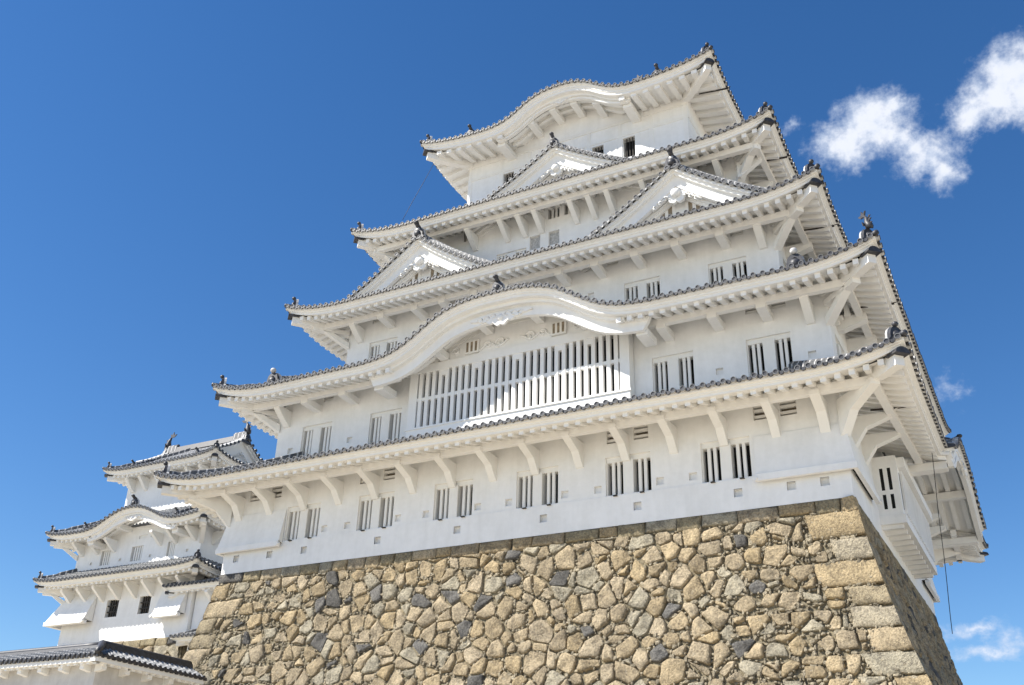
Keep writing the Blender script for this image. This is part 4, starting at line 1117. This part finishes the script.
for i in range(8): A1.bracket(sk, -4.9 + i * 1.4, 3.72, 1.0, .82, 'tri', .105)
for u in (-4.9, -3.5, -2., 2., 3.3, 4.9): A2.bracket(sk, u, 6.8, .95, .75, 'tri', .11)
for u in (-3.3, -2.1, -.7, .7, 2.1, 3.3): A3.bracket(sk, u, 11.72, .8, .85, 'tri', .12)
for u in (-3.5, -2, 0, 2, 3.5): B2.bracket(sk, u, 6.8, .95, .8, 'tri', .13)
for c_, z_ in (((cx + sw, 0, 0), 6.8), ((cx - sw, 0, 0), 6.8), ((cx - sw, 0, 0), 3.72)): corner_strut(sk, c_, 1 if c_[0] > cx else -1, -1, z_, .95, .85, .13)
flap(sk, [(-34.6, -.03), (cx - sw - .03, -.03), (cx - sw - .03, 3)], [(-34.6, -.75), (cx - sw - .75, -.75), (cx - sw - .75, 3)], 3.5, 1.75)
flap(sk, [(-26.85, -.03), (-28.9, -.03)], [(-26.85, -.62), (-28.9, -.62)], 3.3, 1.62)
for t in (-3.9, 4.0): descending_ridge(q2, 'S', t, .5, 2.6, .6)
for t in (-2.9, 2.9): descending_ridge(q3, 'S', t, .5, 3.4, .6)
# upper gabled roof of the small keep
gr = MB(); hx, hy = 3.5, 2.2; zr0 = 14.55; zl = 13.1
for sg in (-1, 1):
    n = 22; offs = [(-.5, 0), (-.31, 0), (-.2, .09), (0, .12), (.2, .09), (.31, 0)]; vs = []; uv = []; fs = []; mi = []; cols = [(-hx + (i + .5 + o) * 2 * hx / n, h) for i in range(n) for o, h in offs] + [(hx, 0)]
    for x, h in cols:
        for r_ in range(6):
            t = r_ / 5; vs.append((-32.25 + x, 4.5 + sg * hy * t, zr0 - (zr0 - zl) * (1.2 * t - .2 * t * t) + h)); uv.append((x, t * hy))
    for c in range(len(cols) - 1):
        for r_ in range(5): fs.append((c * 6 + r_, c * 6 + 6 + r_, c * 6 + 7 + r_, c * 6 + 1 + r_)); mi.append(0 if c % 6 in (1, 2, 3, 4) else 1)
    gr.add(vs, fs, mi, True, uv)
ur = gr.build('tiled_roof', [TR, TP], sk)
for sx in (-1, 1):
    gable(ur, -32.25 + sx * (hx + .35), 4.5, (sx, 0), hy + .1, zr0 - .02, zr0 - zl, 1.2, wins=0, tym=.5, pend=.45, pitch=.3, ridge_oni=False, low=False)
rg = MB(); rg.loft([[(x, 4.25, zr0), (x, 4.32, zr0 + .42), (x, 4.68, zr0 + .42), (x, 4.75, zr0)] for x in (-36.1, -34, -32, -30, -28.4)], 0, uvs=[0, 2, 4, 6, 7.6]); rg.build('ridge', DK, ur)
for sx in (-1, 1):
    f = MB(); dolphin(f, Vector((-32.25 + sx * 3.7, 4.5, zr0 + .42)), Vector((-sx, 0, 0)), 1.0); f.build('roof_fish', DK, ur)
    oni(ur, (-32.25 + sx * 3.88, 4.5, zr0 - .2), (sx, 0), .9, knob=False)

# ================================================================== CONNECTING CORRIDOR AND SMALL GATE
co = thing('corridor_building', 'low white corridor with tiled eave joining the small keep to the main keep', 'building', (-21, 1.2, .2))
cw_ = Roof(co, -21.2, 4.2, 7.0, 5.0, 3.1, .0, 1., 2.6, 1.0, fh=.24, raf=(.42, .16, .15), pd=0, det=.6, fsc=.7, pitch=.33, sides='SN', hipr=False); cw_.build()
cm = MB(); cm.box(-26.45, -14.2, .25, 8.2, -1.5, 3.0); cm.build('corridor_wall', PL, co)
FC = Face((-20, .25, 0), (1, 0, 0), (0, -1, 0))
for u in (-4.9, -3., -1.1): FC.bracket(co, u, 2.75, .8, .7, 'tri', .12)
gt_ = thing('gate_building', 'tiny tiled roof over a white post between the two stone bases', 'gate', (-25, 0, -3))
gr_ = Roof(gt_, -23.5, 1.2, 3.3, 2.1, .05, .0, 1., 1.9, .7, fh=.2, raf=(.4, .14, .12), pd=0, det=.6, fsc=.6, pitch=.33, sides='SN', hipr=False); gr_.build()
gb = MB(); gb.box(-26.1, -25.6, -.1, .3, -6, -.05); gb.box(-25.3, -21, .5, 2, -6, -.1); gb.build('gate_wall', PL, gt_)

# ================================================================== FOREGROUND WALL WITH TILED COPING
def coping_wall(label, p0, p1, out, zeave, ztop, hroof, wdt, ext0, ext1, mat_, gname, hip0=False, hip1=False):
    """plastered wall under its own little tiled roof, running p0->p1, seen side 'out'"""
    root = thing('plaster_wall', label, 'wall', (p0[0], p0[1], GZ), gname)
    a, b = Vector((*p0, 0)), Vector((*p1, 0)); d = (b - a); L = d.length; d.normalize(); o = Vector((*out, 0)); ov_ = .55
    def P(t, w, z): return a + d * t + o * w + Vector((0, 0, z))
    w = MB(); w.hull8([P(ext0, -ov_, GZ), P(L + ext1, -ov_, GZ), P(L + ext1, -ov_ - wdt, GZ), P(ext0, -ov_ - wdt, GZ), P(ext0, -ov_, zeave + .1), P(L + ext1, -ov_, zeave + .1), P(L + ext1, -ov_ - wdt, zeave + .1), P(ext0, -ov_ - wdt, zeave + .1)])
    wo = w.build('wall_body', mat_, root)
    t = MB(); e = MB(); pt = .24; n = int(L / pt); pp = L / n; rr = .075
    run = ov_ + wdt / 2 - .1
    for sd_ in (1, -1):
        offs = [(-.5, -.02), (-.3, 0), (-.25, .6), (-.12, 1.05), (.0, 1.15), (.12, 1.05), (.25, .6), (.3, 0)]; vs = []; uv = []; fs = []; mi = []
        cols = [((i + .5 + q) * pp, h * rr) for i in range(n) for q, h in offs] + [(L, 0)]; nr = 6
        c0 = -ov_ - wdt / 2
        for u, h in cols:
            for r_ in range(nr):
                half = ov_ + wdt / 2; lim = min([1.] + ([max(0, u / half)] if hip0 else []) + ([max(0, (L - u) / half)] if hip1 else [])) if sd_ > 0 else 1.
                f = r_ / (nr - 1) * lim; ww = c0 + sd_ * half * (1 - f)
                uu = u
                if sd_ < 0:
                    uu = min(max(u, half if hip0 else 0), L - half if hip1 else L)
                    f = min(1, max(f, (2 * half - uu) / half if hip0 else 0, (2 * half - (L - uu)) / half if hip1 else 0)); ww = c0 - half * (1 - f)
                vs.append(P(uu, ww, zeave + .06 + (ztop - zeave) * f + (h if uu == u else 0))); uv.append((u, f * 1.2 + .1 * (int(u / pp) % 3)))
        for c in range(len(cols) - 1):
            for r_ in range(nr - 1): fs.append((c * nr + r_, c * nr + nr + r_, c * nr + nr + 1 + r_, c * nr + 1 + r_)); mi.append(0 if c % 8 in (1, 2, 3, 4, 5, 6) else 1)
        t.add(vs, fs, mi, True, uv)
    for i in range(n):
        u = (i + .5) * pp; z = zeave + .06 + .02
        e.tube([P(u, -.06, z), P(u, .05, z), P(u, .055, z)], [rr, rr, .02], 8, 0); u2 = u + .5 * pp
        e.hull8([P(u2 - .06, -.04, z - .10), P(u2 + .06, -.04, z - .10), P(u2 + .06, .02, z - .10), P(u2 - .06, .02, z - .10), P(u2 - .08, -.04, z + .02), P(u2 + .08, -.04, z + .02), P(u2 + .08, .02, z + .02), P(u2 - .08, .02, z + .02)], 1)
    to = t.build('tiled_roof', [TR, TP], root); e.build('eave_tiles', [DK, DK], to)
    f = MB(); f.hull8([P(0, -.05, zeave - .15), P(L, -.05, zeave - .15), P(L, -.3, zeave - .15), P(0, -.3, zeave - .15), P(0, -.05, zeave + .05), P(L, -.05, zeave + .05), P(L, -.3, zeave + .05), P(0, -.3, zeave + .05)])
    f.hull8([P(0, -.25, zeave - .02), P(L, -.25, zeave - .02), P(L, -ov_ - .02, zeave - .02), P(0, -ov_ - .02, zeave - .02), P(0, -.25, zeave + .03), P(L, -.25, zeave + .03), P(L, -ov_ - .02, zeave + .03), P(0, -ov_ - .02, zeave + .03)])
    f.build('fascia', PT, to)
    rf = MB()
    for i in range(int(L / .32)):
        u = .2 + i * .32; rf.hull8([P(u - .06, -.12, zeave - .22), P(u + .06, -.12, zeave - .22), P(u + .06, -ov_, zeave - .16), P(u - .06, -ov_, zeave - .16), P(u - .06, -.12, zeave - .13), P(u + .06, -.12, zeave - .13), P(u + .06, -ov_, zeave - .0), P(u - .06, -ov_, zeave - .0)])
    rf.build('rafters', PT, to)
    for i in range(int(L / 1.05)):
        u = .6 + i * 1.05; bm = MB(); bm.hull8([P(u - .1, -.22, zeave - .34), P(u + .1, -.22, zeave - .34), P(u + .1, -ov_ - .02, zeave - .40), P(u - .1, -ov_ - .02, zeave - .40), P(u - .1, -.22, zeave - .2), P(u + .1, -.22, zeave - .2), P(u + .1, -ov_ - .02, zeave - .15), P(u - .1, -ov_ - .02, zeave - .15)]); bm.build('bracket', PT, root)
    r_ = MB(); c0 = -ov_ - wdt / 2; K = 12; ra0 = -c0 if hip0 else 0; rl_ = L - (-c0 if hip1 else 0) - ra0
    r_.loft([[P(ra0 + rl_ * i / K, c0 + .2, ztop - .02), P(ra0 + rl_ * i / K, c0 + .15, ztop + hroof), P(ra0 + rl_ * i / K, c0 - .15, ztop + hroof), P(ra0 + rl_ * i / K, c0 - .2, ztop - .02)] for i in range(K + 1)], 0, uvs=[L * i / K for i in range(K + 1)])
    r_.loft([[P(ra0 + rl_ * i / K, c0 + .11 * math.cos(q), ztop + hroof + .02 + .11 * math.sin(q)) for q in [6.2832 * j / 8 for j in range(8)]] for i in range(K + 1)], 0, smooth=True, uvs=[L * i / K for i in range(K + 1)])
    r_.build('ridge', DK, to)
    if hip0:
        h_ = MB()
        h_.tube([P(-.06, .06, zeave + .14), P(-c0 * .5, c0 * .5, (zeave + ztop) / 2 + .16), P(-c0, c0, ztop + .2)], [.09, .12, .14], 8, 0); h_.build('hip_ridge', DK, to)
    return root


cxw, cyw, zw = -10.06, -20.0, -5.22
coping_wall('plastered wall with tiled coping facing the camera, bottom left', (-21.0, cyw), (cxw, cyw), (0, -1), zw, zw + .42, .14, .7, 0, -.55, PW, 'tile topped walls at the bottom left', hip1=True)
coping_wall('dark topped plastered wall running back towards the stone base, bottom left', (cxw, cyw), (cxw, cyw + 5.2), (1, 0), zw, zw + .42, .2, .7, 1.252, 0, PW, 'tile topped walls at the bottom left', hip0=True)
